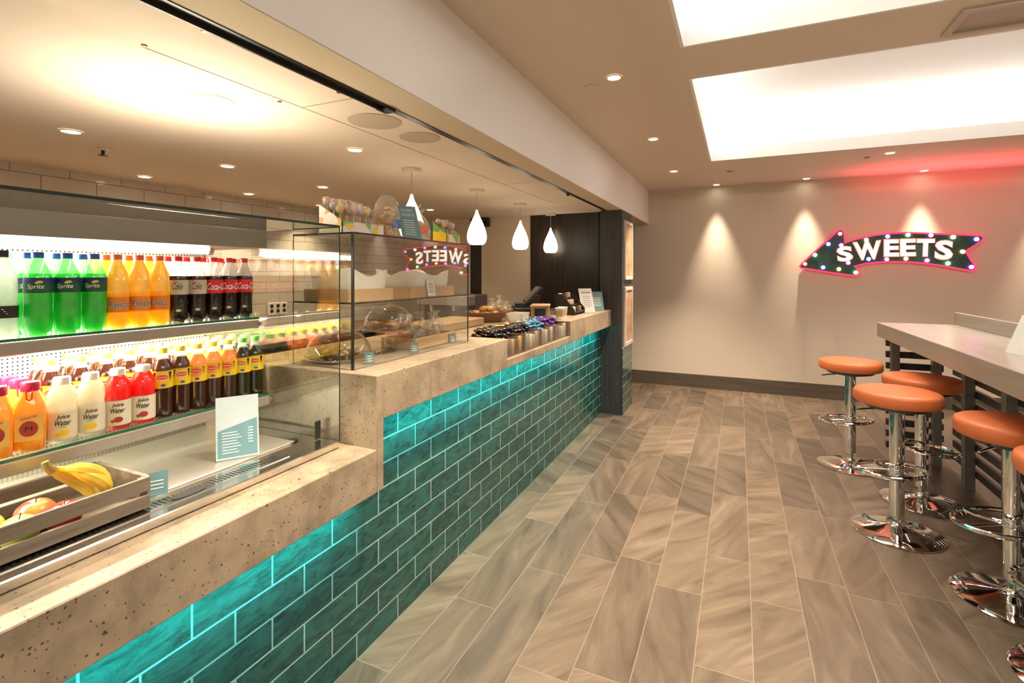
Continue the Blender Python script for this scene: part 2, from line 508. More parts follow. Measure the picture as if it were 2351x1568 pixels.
class MB:
    def __init__(s):
        s.v, s.f, s.m = [], [], []
        s.T = None

    def add(s, vs, fs, m=0):
        o = len(s.v)
        if s.T is not None:
            vs = [tuple(s.T @ Vector(p)) for p in vs]
        s.v += [tuple(p) for p in vs]
        for i, f in enumerate(fs):
            s.f.append(tuple(k + o for k in f))
            s.m.append(m[i] if isinstance(m, (list, tuple)) else m)
        return s

    def box(s, x0, x1, y0, y1, z0, z1, m=0):
        vs = [(x, y, z) for z in (z0, z1) for y in (y0, y1) for x in (x0, x1)]
        fs = [(0, 2, 3, 1), (4, 5, 7, 6), (0, 1, 5, 4), (2, 6, 7, 3), (0, 4, 6, 2), (1, 3, 7, 5)]
        # order of faces: bottom, top, y0, y1, x0, x1
        return s.add(vs, fs, m)

    def bbox(s, x0, x1, y0, y1, z0, z1, b=0.004, m=0):
        """box with chamfered edges"""
        X, Y, Z = (x0, x1), (y0, y1), (z0, z1)
        vs, idx = [], {}
        for i in (0, 1):
            for j in (0, 1):
                for k in (0, 1):
                    sx, sy, sz = (1, -1)[i] * b, (1, -1)[j] * b, (1, -1)[k] * b
                    for a, p in enumerate(((X[i], Y[j] + sy, Z[k] + sz), (X[i] + sx, Y[j], Z[k] + sz), (X[i] + sx, Y[j] + sy, Z[k]))):
                        idx[(i, j, k, a)] = len(vs)
                        vs.append(p)
        fs = []
        q = [(0, 0), (1, 0), (1, 1), (0, 1)]
        for i in (0, 1):
            f = [idx[(i, a, b_, 0)] for a, b_ in q]
            fs.append(f if i else f[::-1])
            f = [idx[(a, i, b_, 1)] for a, b_ in q]
            fs.append(f[::-1] if i else f)
            f = [idx[(a, b_, i, 2)] for a, b_ in q]
            fs.append(f if i else f[::-1])
        for j in (0, 1):
            for k in (0, 1):
                fs.append([idx[(0, j, k, 1)], idx[(1, j, k, 1)], idx[(1, j, k, 2)], idx[(0, j, k, 2)]])
                fs.append([idx[(j, 0, k, 0)], idx[(j, 1, k, 0)], idx[(j, 1, k, 2)], idx[(j, 0, k, 2)]])
                fs.append([idx[(j, k, 0, 0)], idx[(j, k, 1, 0)], idx[(j, k, 1, 1)], idx[(j, k, 0, 1)]])
        for i in (0, 1):
            for j in (0, 1):
                for k in (0, 1):
                    fs.append([idx[(i, j, k, a)] for a in range(3)])
        return s.add(vs, fs, m)

    def lathe(s, prof, n=24, c=(0, 0, 0), m=0, sq=0.0, cap=True, wob=None):
        """prof: list of (r, z) or (r, z, material) from bottom to top"""
        vs, fs, ms = [], [], []
        for p in prof:
            for k in range(n):
                a = 2 * PI * k / n
                r = p[0]
                if sq:
                    ca, sa = abs(math.cos(a)), abs(math.sin(a))
                    e = 2 + 6 * sq
                    r = p[0] / (ca ** e + sa ** e) ** (1 / e)
                if wob:
                    r = wob(r, a, p[1])
                vs.append((c[0] + r * math.cos(a), c[1] + r * math.sin(a), c[2] + p[1]))
        for i in range(len(prof) - 1):
            mi = prof[i][2] if len(prof[i]) > 2 else m
            for k in range(n):
                k2 = (k + 1) % n
                fs.append((i * n + k, i * n + k2, (i + 1) * n + k2, (i + 1) * n + k))
                ms.append(mi)
        if cap:
            if prof[0][0] > 1e-6:
                fs.append(tuple(range(n))[::-1])
                ms.append(ms[0])
            if prof[-1][0] > 1e-6:
                L = (len(prof) - 1) * n
                fs.append(tuple(L + k for k in range(n)))
                ms.append(ms[-2] if len(ms) > 1 else ms[0])
        return s.add(vs, fs, ms)

    def cyl(s, p0, p1, r0, r1=None, n=12, m=0):
        return s.tube([p0, p1], [r0, r0 if r1 is None else r1], n, False, m)

    def tube(s, pts, r, n=8, closed=False, m=0):
        pts = [Vector(p) for p in pts]
        K = len(pts)
        rs = r if isinstance(r, (list, tuple)) else [r] * K
        vs, fs = [], []
        up = Vector((0, 0, 1))
        prev = None
        for i, p in enumerate(pts):
            a = pts[(i - 1) % K] if (closed or i > 0) else p
            b = pts[(i + 1) % K] if (closed or i < K - 1) else p
            d = (b - a).normalized()
            if prev is None:
                ref = up if abs(d.z) < 0.95 else Vector((1, 0, 0))
                u = d.cross(ref).normalized()
            else:
                u = (prev - d * prev.dot(d)).normalized()
            prev = u
            w = d.cross(u)
            for k in range(n):
                t = 2 * PI * k / n
                vs.append(p + (u * math.cos(t) + w * math.sin(t)) * rs[i])
        for i in range(K if closed else K - 1):
            j = (i + 1) % K
            for k in range(n):
                k2 = (k + 1) % n
                fs.append((i * n + k, i * n + k2, j * n + k2, j * n + k))
        if not closed:
            fs.append(tuple(range(n))[::-1])
            fs.append(tuple((K - 1) * n + k for k in range(n)))
        return s.add(vs, fs, m)

    def prism(s, poly, fn, d0, d1, m=0, mside=None):
        """poly in 2-D, extruded between depths d0 and d1; fn(a, b, d) -> xyz"""
        n = len(poly)
        vs = [fn(a, b, d0) for a, b in poly] + [fn(a, b, d1) for a, b in poly]
        from mathutils.geometry import tessellate_polygon
        tri = tessellate_polygon([[Vector((a, b, 0)) for a, b in poly]])
        fs = [t for t in tri] + [tuple(k + n for k in t) for t in tri]
        ms = [m] * len(fs)
        for k in range(n):
            fs.append((k, (k + 1) % n, n + (k + 1) % n, n + k))
            ms.append(m if mside is None else mside)
        return s.add(vs, fs, ms)

    def sphere(s, c, r, n=14, k=8, m=0, sc=(1, 1, 1), fn=None):
        prof = []
        vs, fs = [], []
        for i in range(k + 1):
            th = PI * i / k - PI / 2
            for j in range(n):
                a = 2 * PI * j / n
                p = Vector((math.cos(th) * math.cos(a), math.cos(th) * math.sin(a), math.sin(th)))
                q = fn(p) if fn else p
                vs.append((c[0] + r * sc[0] * q[0], c[1] + r * sc[1] * q[1], c[2] + r * sc[2] * q[2]))
        for i in range(k):
            for j in range(n):
                j2 = (j + 1) % n
                fs.append((i * n + j, i * n + j2, (i + 1) * n + j2, (i + 1) * n + j))
        return s.add(vs, fs, m)

    def text(s, t, w, h, fn, m=0, shear=0.0, bold=0.0):
        vs, fs, rw, rh = text_mesh(t, shear, bold)
        return s.add([fn(x * w, y * h) for x, y in vs], fs, m)

    def build(s, name, mats, parent=None, smooth=35, loc=None):
        me = bpy.data.meshes.new(name)
        me.from_pydata(s.v, [], s.f)
        if not isinstance(mats, (list, tuple)):
            mats = [mats]
        for mm in mats:
            me.materials.append(mm)
        me.polygons.foreach_set('material_index', s.m)
        me.update()
        import bmesh
        bm = bmesh.new()
        bm.from_mesh(me)
        bmesh.ops.remove_doubles(bm, verts=bm.verts, dist=1e-6)
        bmesh.ops.recalc_face_normals(bm, faces=bm.faces)
        bm.to_mesh(me)
        bm.free()
        if smooth:
            me.shade_smooth()
            me.set_sharp_from_angle(angle=math.radians(smooth))
        o = bpy.data.objects.new(name, me)
        COL.objects.link(o)
        if parent is not None:
            o.parent = parent
        if loc is not None:
            o.location = loc
        return o


def tag(o, label=None, cat=None, group=None, kind=None):
    if label:
        o['label'] = label
    if cat:
        o['category'] = cat
    if group:
        o['group'] = group
    if kind:
        o['kind'] = kind
    return o


def thing(name, label, cat, loc=(0, 0, 0), rz=0.0, group=None):
    o = bpy.data.objects.new(name, None)
    o.empty_display_size = 0.05
    COL.objects.link(o)
    o.location = loc
    o.rotation_euler = (0, 0, rz)
    return tag(o, label, cat, group)


def dup(root, loc, rz=None, label=None, group=None):
    r = root.copy()
    COL.objects.link(r)
    r.location = loc
    if rz is not None:
        r.rotation_euler = (0, 0, rz)
    if label:
        r['label'] = label
    if group:
        r['group'] = group
    for ch in list(root.children):
        c = ch.copy()
        COL.objects.link(c)
        c.parent = r
        for g in list(ch.children):
            d = g.copy()
            COL.objects.link(d)
            d.parent = c
    return r


def struct(name, mb, mats, smooth=0):
    o = mb.build(name, mats, None, smooth)
    o['kind'] = 'structure'
    return o


ORD = ['leftmost', 'second', 'third', 'fourth', 'fifth', 'sixth', 'seventh', 'eighth', 'ninth', 'tenth', 'eleventh', 'twelfth']

# ------------------------------------------------------------------ the setting
YB = 6.92        # far wall
XT = -1.333      # tiled counter face
XS = -1.224      # stone counter face
ZC = 2.595       # main ceiling
ZL = 2.15        # low ceiling over the servery
YP = 5.36        # partition behind the servery
XL = -4.0        # tiled wall behind the servery
XR = 3.7
YF = -2.6
struct('floor', MB().box(XL, XR, YF, YB + 0.1, -0.06, 0.0), M['floor'])
struct('wall_back', MB().box(XL - 0.1, XR + 0.1, YB, YB + 0.1, 0, 3.1), M['wall'])
struct('wall_right', MB().box(XR, XR + 0.1, YF, YB, 0, 3.1), M['wall'])
struct('wall_front', MB().box(XL - 0.1, XR + 0.1, YF - 0.1, YF, 0, 3.1), M['wall'])
struct('wall_left', MB().box(XL - 0.1, XL, YF, YB, 0, ZL), M['metro'])
struct('baseboard_back', MB().box(-1.9, XR, YB - 0.014, YB, 0, 0.17), M['skirt'])

# main ceiling with two coffers (openings X -0.25..3.5)
CX0, CX1 = -0.25, 3.5
c1 = (0.35, 2.59)
c2 = (3.04, 5.345)
mb = MB()
zt = ZC + 0.012
for x0, x1, y0, y1 in ((-1.11, CX0, YF, YB), (CX1, XR, YF, YB), (CX0, CX1, YF, c1[0]), (CX0, CX1, c1[1], c2[0]), (CX0, CX1, c2[1], YB)):
    mb.box(x0, x1, y0, y1, ZC, ZC + 0.02)
struct('ceiling', mb, M['ceil'])
for (y0, y1), nm in ((c1, 'trim_1'), (c2, 'trim_2')):
    mb = MB()
    # upstanding lip round the opening
    e = 0.012
    zl = ZC + 0.11
    q = 0.004
    mb.box(CX0 - e, CX0 + q, y0 - e, y1 + e, ZC - 0.001, zl)
    mb.box(CX1 - q, CX1 + e, y0 - e, y1 + e, ZC - 0.001, zl)
    mb.box(CX0 + q, CX1 - q, y0 - e, y0 + q, ZC - 0.001, zl)
    mb.box(CX0 + q, CX1 - q, y1 - q, y1 + e, ZC - 0.001, zl)
    # raised panel and the outer sides of the cove
    g = 0.2
    mb.box(CX0 - g, CX1 + 0.15, y0 - g, y1 + g, 2.99, 3.01)
    mb.box(CX0 - g - 0.01, CX0 - g, y0 - g, y1 + g, ZC + 0.02, 3.0)
    mb.box(CX1 + 0.15, CX1 + 0.16, y0 - g, y1 + g, ZC + 0.02, 3.0)
    mb.box(CX0 - g, CX1 + 0.15, y0 - g - 0.01, y0 - g, ZC + 0.02, 3.0)
    mb.box(CX0 - g, CX1 + 0.15, y1 + g, y1 + g + 0.01, ZC + 0.02, 3.0)
    struct(nm, mb, M['white'])

# bulkhead between main room and servery
struct('trim_3', MB().box(-1.25, -1.11, YF, YB, ZL, ZC + 0.02), M['white'])
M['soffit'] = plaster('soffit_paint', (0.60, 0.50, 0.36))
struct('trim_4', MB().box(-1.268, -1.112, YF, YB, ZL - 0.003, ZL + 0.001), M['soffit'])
# low ceiling with panel joints
mb = MB()
mb.box(XL, -1.30, YF, YB, ZL, ZL + 0.03)
struct('ceiling.001', mb, M['ceil'])
mb = MB()
j = 0.002
for x0, x1, y0, y1 in ((-1.607, -1.603, 0.9, 4.6), (-1.603, -1.30, 1.49, 1.494), (-1.603, -1.30, 3.4, 3.404)):
    mb.box(x0, x1, y0, y1, ZL - 0.0012, ZL + 0.001)
M['joint'] = plain('ceiling_joint_line', (0.36, 0.27, 0.18), 0.8)
struct('trim_5', mb, M['joint'])
# black shutter track recessed in the soffit
mb = MB()
mb.box(-1.30, -1.266, YF, 5.235, ZL - 0.006, ZL + 0.03)
mb.box(-1.306, -1.298, YF, 1.62, ZL - 0.02, ZL)
mb.box(-1.32, -1.27, 1.60, 1.66, ZL - 0.016, ZL)
mb.box(-1.31, -1.29, 4.0, 4.02, ZL - 0.02, ZL)
struct('trim_6', mb, M['black'])
# partition behind the servery: cream leaf, dark opening, dark veneer leaf
mb = MB()
mb.box(XL, -2.99, YP, YP + 0.1, 0, ZL, 1)
mb.box(-2.99, -2.83, YP + 0.02, YP + 0.1, 0, ZL, 2)
mb.box(-2.83, -2.175, YP, YP + 0.1, 0, ZL, 1)
mb.box(-2.175, -1.335, YP, YP + 0.1, 0, ZL, 0)
mb.box(-1.40, -1.385, YP - 0.015, YP, 0, ZL, 2)
mb.box(-2.19, -2.172, YP - 0.006, YP, 0, ZL, 2)
struct('wall_back.001', mb, [M['darkwood'], plaster('servery_cream_plaster', (0.66, 0.55, 0.42)), M['black']])
# pillar at the end of the counter
mb = MB()
mb.box(-1.34, -1.11, 5.235, 5.75, 0, ZL, [1, 1, 0, 0, 0, 0])
struct('wall_pillar', mb, [M['pillar'], M['black']])
struct('trim_7', MB().box(-1.112, -1.104, 5.245, 5.745, 0, 0.70), M['teal'])

# ------------------------------------------------------------------ framed pictures on the pillar


def frame(z0, z1, label):
    t = thing('picture_frame', label, 'picture', (-1.11, 5.53, z0), 0, 'framed prints on the pillar')
    h = z1 - z0
    mb = MB()
    y = 0.2
    b = 0.035
    mb.box(0, 0.02, -y, y, 0, b)
    mb.box(0, 0.02, -y, y, h - b, h)
    mb.box(0, 0.02, -y, -y + b, b, h - b)
    mb.box(0, 0.02, y - b, y, b, h - b)
    mb.build('frame', plain('cream_frame', (0.66, 0.56, 0.45), 0.4), t)
    mb = MB()
    mb.box(0, 0.011, -y + b, y - b, b, h - b)
    m, nt, out = mat('warm_print')
    nz = N(nt, 'TexNoise', i_Scale=9.0, i_Detail=3.0)
    nt.links.new(obj_coord(nt), nz.inputs['Vector'])
    c = ramp(nt, nz.outputs[0], [(0.3, (0.30, 0.20, 0.12)), (0.5, (0.50, 0.29, 0.16)), (0.7, (0.55, 0.40, 0.28))])
    principled(nt, out, c, 0.25)
    mb.build('print', m, t)


frame(1.415, 2.045, 'upper cream-framed print with an orange picture on the pillar side')
frame(0.705, 1.335, 'lower cream-framed print with an orange picture on the pillar side')

# ------------------------------------------------------------------ counter
mb = MB()
mb.box(-2.0, XT, 1.53, 5.235, 0, 0.93)
mb.box(-1.42, XT, YF + 0.05, 1.53, 0, 0.665)
tag(mb.build('tiled_counter', M['teal'], None, 0), 'long servery counter front of teal glazed brick-bond tiles', 'counter')

wk = thing('stone_worktop', 'pitted beige stone worktop with a step down beside the chiller', 'worktop', (0, 0, 0))
mb = MB()
mb.bbox(-1.42, XS, YF + 0.05, 1.488, 0.665, 0.826, 0.003)        # low ledge in front of the chiller
mb.bbox(-2.02, XS, 1.488, 1.528, 0.665, 1.10, 0.003)             # step face
NY0, NY1 = 2.645, 3.835
mb.bbox(-2.02, XS, 1.526, NY0, 0.93, 1.10, 0.003)
mb.bbox(-2.02, XS, NY1, 5.234, 0.93, 1.10, 0.003)
mb.bbox(-2.02, -1.50, NY0 - 0.002, NY1 + 0.002, 0.93, 1.10, 0.003)
mb.bbox(-1.51, XS, NY0 - 0.002, NY1 + 0.002, 0.93, 0.98, 0.003)
mb.build('slab', M['stone'], wk)
mb = MB()
mb.box(-1.312, -1.300, 1.53, 5.22, 0.922, 0.9295)
mb.build('led_strip', M['led'], wk)
mb = MB()
mb.box(-1.312, -1.300, YF + 0.1, 1.48, 0.657, 0.6645)
mb.build('led_strip', M['led'], wk)
# raised stone back ledge beyond the glass case
tag(MB().bbox(-2.0, -1.72, 2.52, 3.30, 1.101, 1.155, 0.004).build('ledge', wood_mat('pale_wood_ledge', (0.45, 0.30, 0.17), (0.55, 0.38, 0.22), 0.4, 'Y'), None),
    'low pale wooden ledge on the stone worktop behind the snack bins', 'ledge')

# ------------------------------------------------------------------ chiller
CY0, CY1 = -0.35, 1.44
CXF, CXB = -1.362, -2.13
ch = thing('display_chiller', 'open-fronted refrigerated display chiller stocked with bottled drinks', 'chiller', (0, 0, 0))
mb = MB()
mb.box(CXB, -1.425, CY0, CY1 + 0.004, 0.30, 0.828)
mb.build('cabinet', M['brushed'], ch)
mb = MB()
mb.bbox(CXB, -1.362, CY0, CY1 + 0.004, 0.8275, 0.853, 0.003)
dk = mb.build('deck', M['steel'], ch)
mb = MB()
mb.bbox(-1.98, -1.50, CY0 + 0.02, 1.36, 0.853, 0.860, 0.002)
mb.build('deck_tray', plain('satin_steel', (0.80, 0.77, 0.70), 0.30, 0.85), dk)
# slotted air grille
mb = MB()
mb.box(-1.462, -1.402, CY0 + 0.02, 1.25, 0.853, 0.8555, 0)
y = 0.0
while y < 1.235:
    mb.box(-1.455, -1.418, y, y + 0.006, 0.8553, 0.8559, 1)
    y += 0.0125
mb.build('air_grille', [M['steel'], M['black']], ch)
for px, py, rx, ry in ((-1.425, 0.92, 0.018, 0.05), (-1.52, 1.355, 0.022, 0.035)):
    mb = MB()
    mb.lathe([(1.0, 0), (1.0, 0.0022)], 20)
    mb.v = [(px + a * rx, py + b * ry, 0.8553 + c) for a, b, c in mb.v]
    mb.build('finger_hole', M['black'], ch)
mb = MB()
mb.bbox(-1.45, -1.442, 1.405, 1.432, 0.856, 0.925, 0.003)
mb.build('glass_clip', M['black'], ch)


def pane(parent, name, x0, x1, y0, y1, z0, z1, thin, g='glass', e='glass_edge'):
    mb = MB()
    k = {'Z': [0, 0, 1, 1, 1, 1], 'Y': [1, 1, 0, 0, 1, 1], 'X': [1, 1, 1, 1, 0, 0]}[thin]
    mb.box(x0, x1, y0, y1, z0, z1, k)
    return mb.build(name, [M[g], M[e]], parent, 0)


pane(ch, 'end_panel', CXB, CXF, CY1, CY1 + 0.006, 0.853, 1.652, 'Y', 'glass_end')
pane(ch, 'end_panel', CXB, CXF, CY0, CY0 + 0.006, 0.853, 1.652, 'Y', 'glass_r')
pane(ch, 'glass_top', -1.75, CXF, CY0, CY1 + 0.006, 1.652, 1.660, 'Z', 'glass_r')
mb = MB()
mb.box(CXB, -1.742, CY0 + 0.006, CY1 - 0.002, 1.585, 1.651)
mb.box(CXB, -1.735, CY0 + 0.006, CY1 - 0.002, 1.581, 1.586)
mb.build('canopy', plain('grey_canopy_metal', (0.30, 0.285, 0.25), 0.32, 0.7), ch)
mb = MB()
mb.cyl((-1.94, CY0 + 0.05, 1.568), (-1.94, 1.325, 1.568), 0.010, n=12)
tb = mb.build('tube_light', M['tube'], ch)
mb = MB()
mb.cyl((-1.94, 1.325, 1.568), (-1.94, 1.345, 1.568), 0.0125, n=12)
mb.box(-1.955, -1.925, 1.327, 1.343, 1.57, 1.582)
mb.build('tube_end', M['brushed'], tb)
mb = MB()
mb.box(CXB - 0.012, CXB, CY0, CY1 + 0.006, 0.86, 1.66)
mb.build('back_panel', M['perf'], ch)
# two glass shelves with metal price rails and lit strip under the upper one
for z, xf, yend in ((1.305, -1.77, 1.425), (1.0, -1.72, 1.432)):
    sh = pane(ch, 'shelf', CXB, xf, CY0 + 0.01, yend, z - 0.008, z, 'Z', 'glass', 'glass_green')
    mb = MB()
    mb.bbox(xf - 0.012, xf + 0.004, CY0 + 0.01, yend, z - 0.046, z - 0.009, 0.003)
    mb.build('price_rail', M['rail'], sh)
    mb = MB()
    mb.cyl((xf - 0.004, yend - 0.001, z - 0.027), (xf - 0.004, yend + 0.008, z - 0.027), 0.012, n=12)
    mb.build('shelf_pin', M['brushed'], sh)
    if z > 1.2:
        mb = MB()
        mb.box(-1.835, -1.815, CY0 + 0.03, yend - 0.03, z - 0.022, z - 0.010)
        mb.build('shelf_light', M['shelf_led'], sh)

# ------------------------------------------------------------------ bottles
L_ = {}
L_['green'] = liquid('green_soda', (0.02, 0.50, 0.06), 0.5, 0.15)
L_['greenclear'] = liquid('green_plastic', (0.25, 0.80, 0.30), 0.5, 0.45)
L_['fanta'] = liquid('orange_soda', (1.0, 0.56, 0.03), 0.6)
L_['fanta_bleached'] = liquid('light_bleached_orange_soda', (1.0, 0.68, 0.16), 0.5)  # upper body painted paler, bleached as by the chiller tube
L_['cola'] = liquid('cola', (0.018, 0.008, 0.006), 0.3, 0.0, 0.06, 0.10)
L_['clear'] = liquid('clear_plastic', (0.9, 0.88, 0.84), 0.5, 0.6)
L_['water'] = liquid('water', (0.62, 0.68, 0.62), 0.5, 0.5)
L_['oj'] = liquid('apple_juice', (0.95, 0.48, 0.06), 0.5)
L_['red'] = liquid('red_juice', (0.85, 0.03, 0.03), 0.5)
L_['lemon'] = liquid('lemon_juice', (0.93, 0.86, 0.68), 0.5)
L_['tea'] = liquid('iced_tea', (0.07, 0.018, 0.008), 0.4, 0.1)
L_['teatop'] = liquid('peach_tea', (0.75, 0.26, 0.06), 0.5)
L_['greentea'] = liquid('dark_green_tea', (0.03, 0.03, 0.006), 0.4, 0.05)
C_ = {k: plain('cap_' + k, v, 0.35) for k, v in dict(blue=(0.02, 0.10, 0.50), orange=(0.85, 0.16, 0.05), red=(0.72, 0.02, 0.03),
      black=(0.015, 0.015, 0.015), white=(0.85, 0.82, 0.76), yellow=(0.90, 0.68, 0.06), green=(0.12, 0.62, 0.05), crimson=(0.55, 0.01, 0.06)).items()}
P_ = {k: plain('label_' + k, v, 0.35) for k, v in dict(navy=(0.02, 0.03, 0.16), darkgreen=(0.01, 0.10, 0.05), leaf=(0.55, 0.70, 0.05), orange=(0.85, 0.26, 0.02),
      red=(0.80, 0.02, 0.04), silver=(0.62, 0.55, 0.45), cream=(0.82, 0.76, 0.62), yellow=(0.86, 0.60, 0.02), black=(0.02, 0.018, 0.016),
      peach=(0.85, 0.30, 0.06), apple=(0.45, 0.05, 0.05), paleorange=(0.92, 0.60, 0.16), teal=(0.35, 0.60, 0.52), blue=(0.03, 0.10, 0.50)).items()}


def wrap(r, a0=0.0, z0=0.0, off=0.0006):
    return lambda x, y: ((r + off) * math.cos(a0 + x / r), (r + off) * math.sin(a0 + x / r), z0 + y)


def disc(mb, r, a0, z0, w, h, m, off=0.0006, n=16):
    f = wrap(r, a0, z0, off)
    vs = [f(0, 0)] + [f(w / 2 * math.cos(2 * PI * k / n), h / 2 * math.sin(2 * PI * k / n)) for k in range(n)]
    mb.add(vs, [(0, 1 + k, 1 + (k + 1) % n) for k in range(n)], m)


def bottle(kind):
    """one bottle standing on the origin, its printed side facing +X"""
    t = bpy.data.objects.new(BOT[kind][0], None)
    t.empty_display_size = 0.03
    COL.objects.link(t)
    b, lb, cp, lt = MB(), MB(), MB(), MB()
    ridge = lambda n, k: (lambda r, a, z: r * (1 - k * (0.5 + 0.5 * math.cos(n * a)) * max(0, 1 - z / 0.05)))
    if kind == 'sprite':
        b.lathe([(0.020, 0.004, 0), (0.029, 0.0, 0), (0.0315, 0.012, 0), (0.0315, 0.05, 0), (0.0305, 0.08, 0), (0.0312, 0.115, 0), (0.0312, 0.162, 0), (0.029, 0.175, 1), (0.0215, 0.195, 1), (0.0145, 0.212, 1), (0.0125, 0.222, 1)], 24, wob=ridge(5, 0.16))
        b.build('body', [L_['green'], L_['greenclear']], t)
        R = 0.0319
        lb.lathe([(R, 0.120, 0), (R, 0.148, 1), (R, 0.163, 1)], 24, cap=False)
        lt.text('Sprite', 0.036, 0.017, wrap(R, -0.05, 0.137), 2, 0.15, 0.01)
        disc(lb, R, 0.22, 0.151, 0.015, 0.008, 3)
        disc(lb, R, 0.05, 0.149, 0.010, 0.006, 3)
        lmats = [P_['darkgreen'], P_['navy'], M['print'], P_['leaf']]
        lo = lb.build('label', lmats, t)
        lt.build('lettering', lmats, lo, 0)
        cp.lathe([(0.0145, 0.2195), (0.0145, 0.234), (0.0135, 0.236)], 20)
        cp.build('cap', C_['blue'], t)
    elif kind == 'fanta':
        w = lambda r, a, z: r * (1 + 0.03 * math.sin(3 * a + z * 90))
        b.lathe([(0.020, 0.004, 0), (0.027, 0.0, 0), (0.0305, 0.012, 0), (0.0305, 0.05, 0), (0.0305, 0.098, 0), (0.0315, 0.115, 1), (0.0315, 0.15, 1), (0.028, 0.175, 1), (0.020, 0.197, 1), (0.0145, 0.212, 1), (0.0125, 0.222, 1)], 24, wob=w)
        b.build('body', [L_['fanta'], L_['fanta_bleached']], t)
        R = 0.0322
        lb.lathe([(R, 0.052), (R, 0.100)], 24, cap=False)
        k = 0.046 / text_mesh('Fanta', 0.1, 0.0)[2]
        for off, mm, lift in ((0.045, 2, 0.0006), (0.0, 1, 0.0011)):
            _, _, rw, rh = text_mesh('Fanta', 0.1, off)
            lt.text('Fanta', rw * k, rh * k * 1.25, wrap(R, 0.0, 0.077, lift), mm, 0.1, off)
        lmats = [P_['orange'], P_['navy'], M['print']]
        lo = lb.build('label', lmats, t)
        lt.build('lettering', lmats, lo, 0)
        cp.lathe([(0.0145, 0.2195), (0.0145, 0.234), (0.0135, 0.236)], 20)
        cp.build('cap', C_['orange'], t)
    elif kind in ('coke', 'diet'):
        b.lathe([(0.020, 0.005, 0), (0.027, 0.0, 0), (0.0305, 0.012, 0), (0.0315, 0.03, 0), (0.0295, 0.055, 0), (0.0285, 0.075, 0), (0.0310, 0.10, 0), (0.0315, 0.155, 0), (0.0305, 0.166, 1), (0.026, 0.182, 1), (0.0185, 0.200, 1), (0.0135, 0.214, 1), (0.0125, 0.222, 1)], 24, wob=ridge(5, 0.2))
        b.build('body', [L_['cola'], L_['clear']], t)
        R = 0.0322
        lb.lathe([(R, 0.101), (R, 0.152)], 24, cap=False)
        if kind == 'coke':
            lt.text('Coca-Cola', 0.078, 0.027, wrap(R, 0.55, 0.127), 1, 0.35, 0.02)
        else:
            lt.text('Coke', 0.032, 0.024, wrap(R, 0.0, 0.130), 1, 0.4, 0.0)
            lt.text('diet', 0.018, 0.010, wrap(R, -0.2, 0.146), 2, 0.2, 0.0)
        mk = MB()
        disc(mk, 0.0306, 0.1, 0.045, 0.016, 0.010, 0, 0.0014)
        mk.build('logo_mark', P_['silver'], t, 0)
        lmats = [P_['red'] if kind == 'coke' else P_['silver'], M['print'] if kind == 'coke' else M['printblack'], P_['red'], P_['silver']]
        lo = lb.build('label', lmats, t)
        lt.build('lettering', lmats, lo, 0)
        cp.lathe([(0.0145, 0.2195), (0.0145, 0.234), (0.0135, 0.236)], 20)
        cp.build('cap', C_['red'], t)
    elif kind == 'water':
        w = lambda r, a, z: r * (1 + 0.015 * math.sin(z * 260))
        b.lathe([(0.022, 0.004), (0.030, 0.0), (0.032, 0.01), (0.032, 0.05), (0.032, 0.09), (0.032, 0.13), (0.031, 0.17), (0.027, 0.19), (0.02, 0.205), (0.0145, 0.213), (0.0135, 0.222)], 24, wob=w)
        b.build('body', [L_['water']], t)
        R = 0.0333
        lb.lathe([(R, 0.055), (R, 0.088)], 24, cap=False)
        for q in range(3):
            lt.add([wrap(R, 0.0, 0.066 + q * 0.006)(x, y_) for x, y_ in ((-0.012, 0), (0.012 - q * 0.004, 0), (0.012 - q * 0.004, 0.0022), (-0.012, 0.0022))], [(0, 1, 2, 3)], 1)
        disc(lt, R, -0.75, 0.072, 0.008, 0.018, 1)
        lmats = [P_['black'], M['print']]
        lo = lb.build('label', lmats, t)
        lt.build('lettering', lmats, lo, 0)
        cp.lathe([(0.0155, 0.2195), (0.0155, 0.236), (0.0145, 0.238)], 20)
        cp.build('cap', C_['black'], t)
    elif kind in ('oj', 'ojblue'):
        b.lathe([(0.026, 0.003), (0.030, 0.0), (0.0325, 0.008), (0.0325, 0.09), (0.0305, 0.12), (0.022, 0.148), (0.018, 0.158), (0.0175, 0.166)], 32, sq=0.25)
        b.build('body', [L_['oj']], t)
        R = 0.0325
        f = lambda x, y_: (R + 0.0008, x, y_)
        lb.add([f(-0.028, 0.03), f(0.028, 0.03), f(0.028, 0.10), f(-0.028, 0.10)], [(0, 1, 2, 3)], 0)
        g = lambda x, y_: (R + 0.0012, x, y_)
        n = 18
        lb.add([g(0, 0.062)] + [g(0.019 * math.cos(2 * PI * k / n), 0.062 + 0.021 * math.sin(2 * PI * k / n)) for k in range(n)], [(0, 1 + k, 1 + (k + 1) % n) for k in range(n)], 1)
        g2 = lambda x, y_: (R + 0.0016, x, 0.062 + y_)
        lt.text('M', 0.014, 0.012, g2, 2)
        g3 = lambda x, y_: (R + 0.0016, x, 0.092 + y_ + x * 0.15)
        lt.text('apple', 0.034, 0.010, g3, 3, 0.2)
        lmats = [P_['paleorange'], P_['apple'], M['printblack'], P_['red']]
        lo = lb.build('label', lmats, t)
        lt.build('lettering', lmats, lo, 0)
        cp.lathe([(0.021, 0.160), (0.0215, 0.180), (0.020, 0.184)], 24)
        cp.tube([(0.021, 0.006, 0.165), (0.027, 0.006, 0.158), (0.029, 0.005, 0.142), (0.0292, 0.0, 0.136), (0.029, -0.005, 0.142), (0.027, -0.006, 0.158), (0.021, -0.006, 0.165)], 0.0016, 6)
        cp.build('cap', C_['crimson'] if kind == 'oj' else C_['blue'], t)
    elif kind in ('jwred', 'jwlemon'):
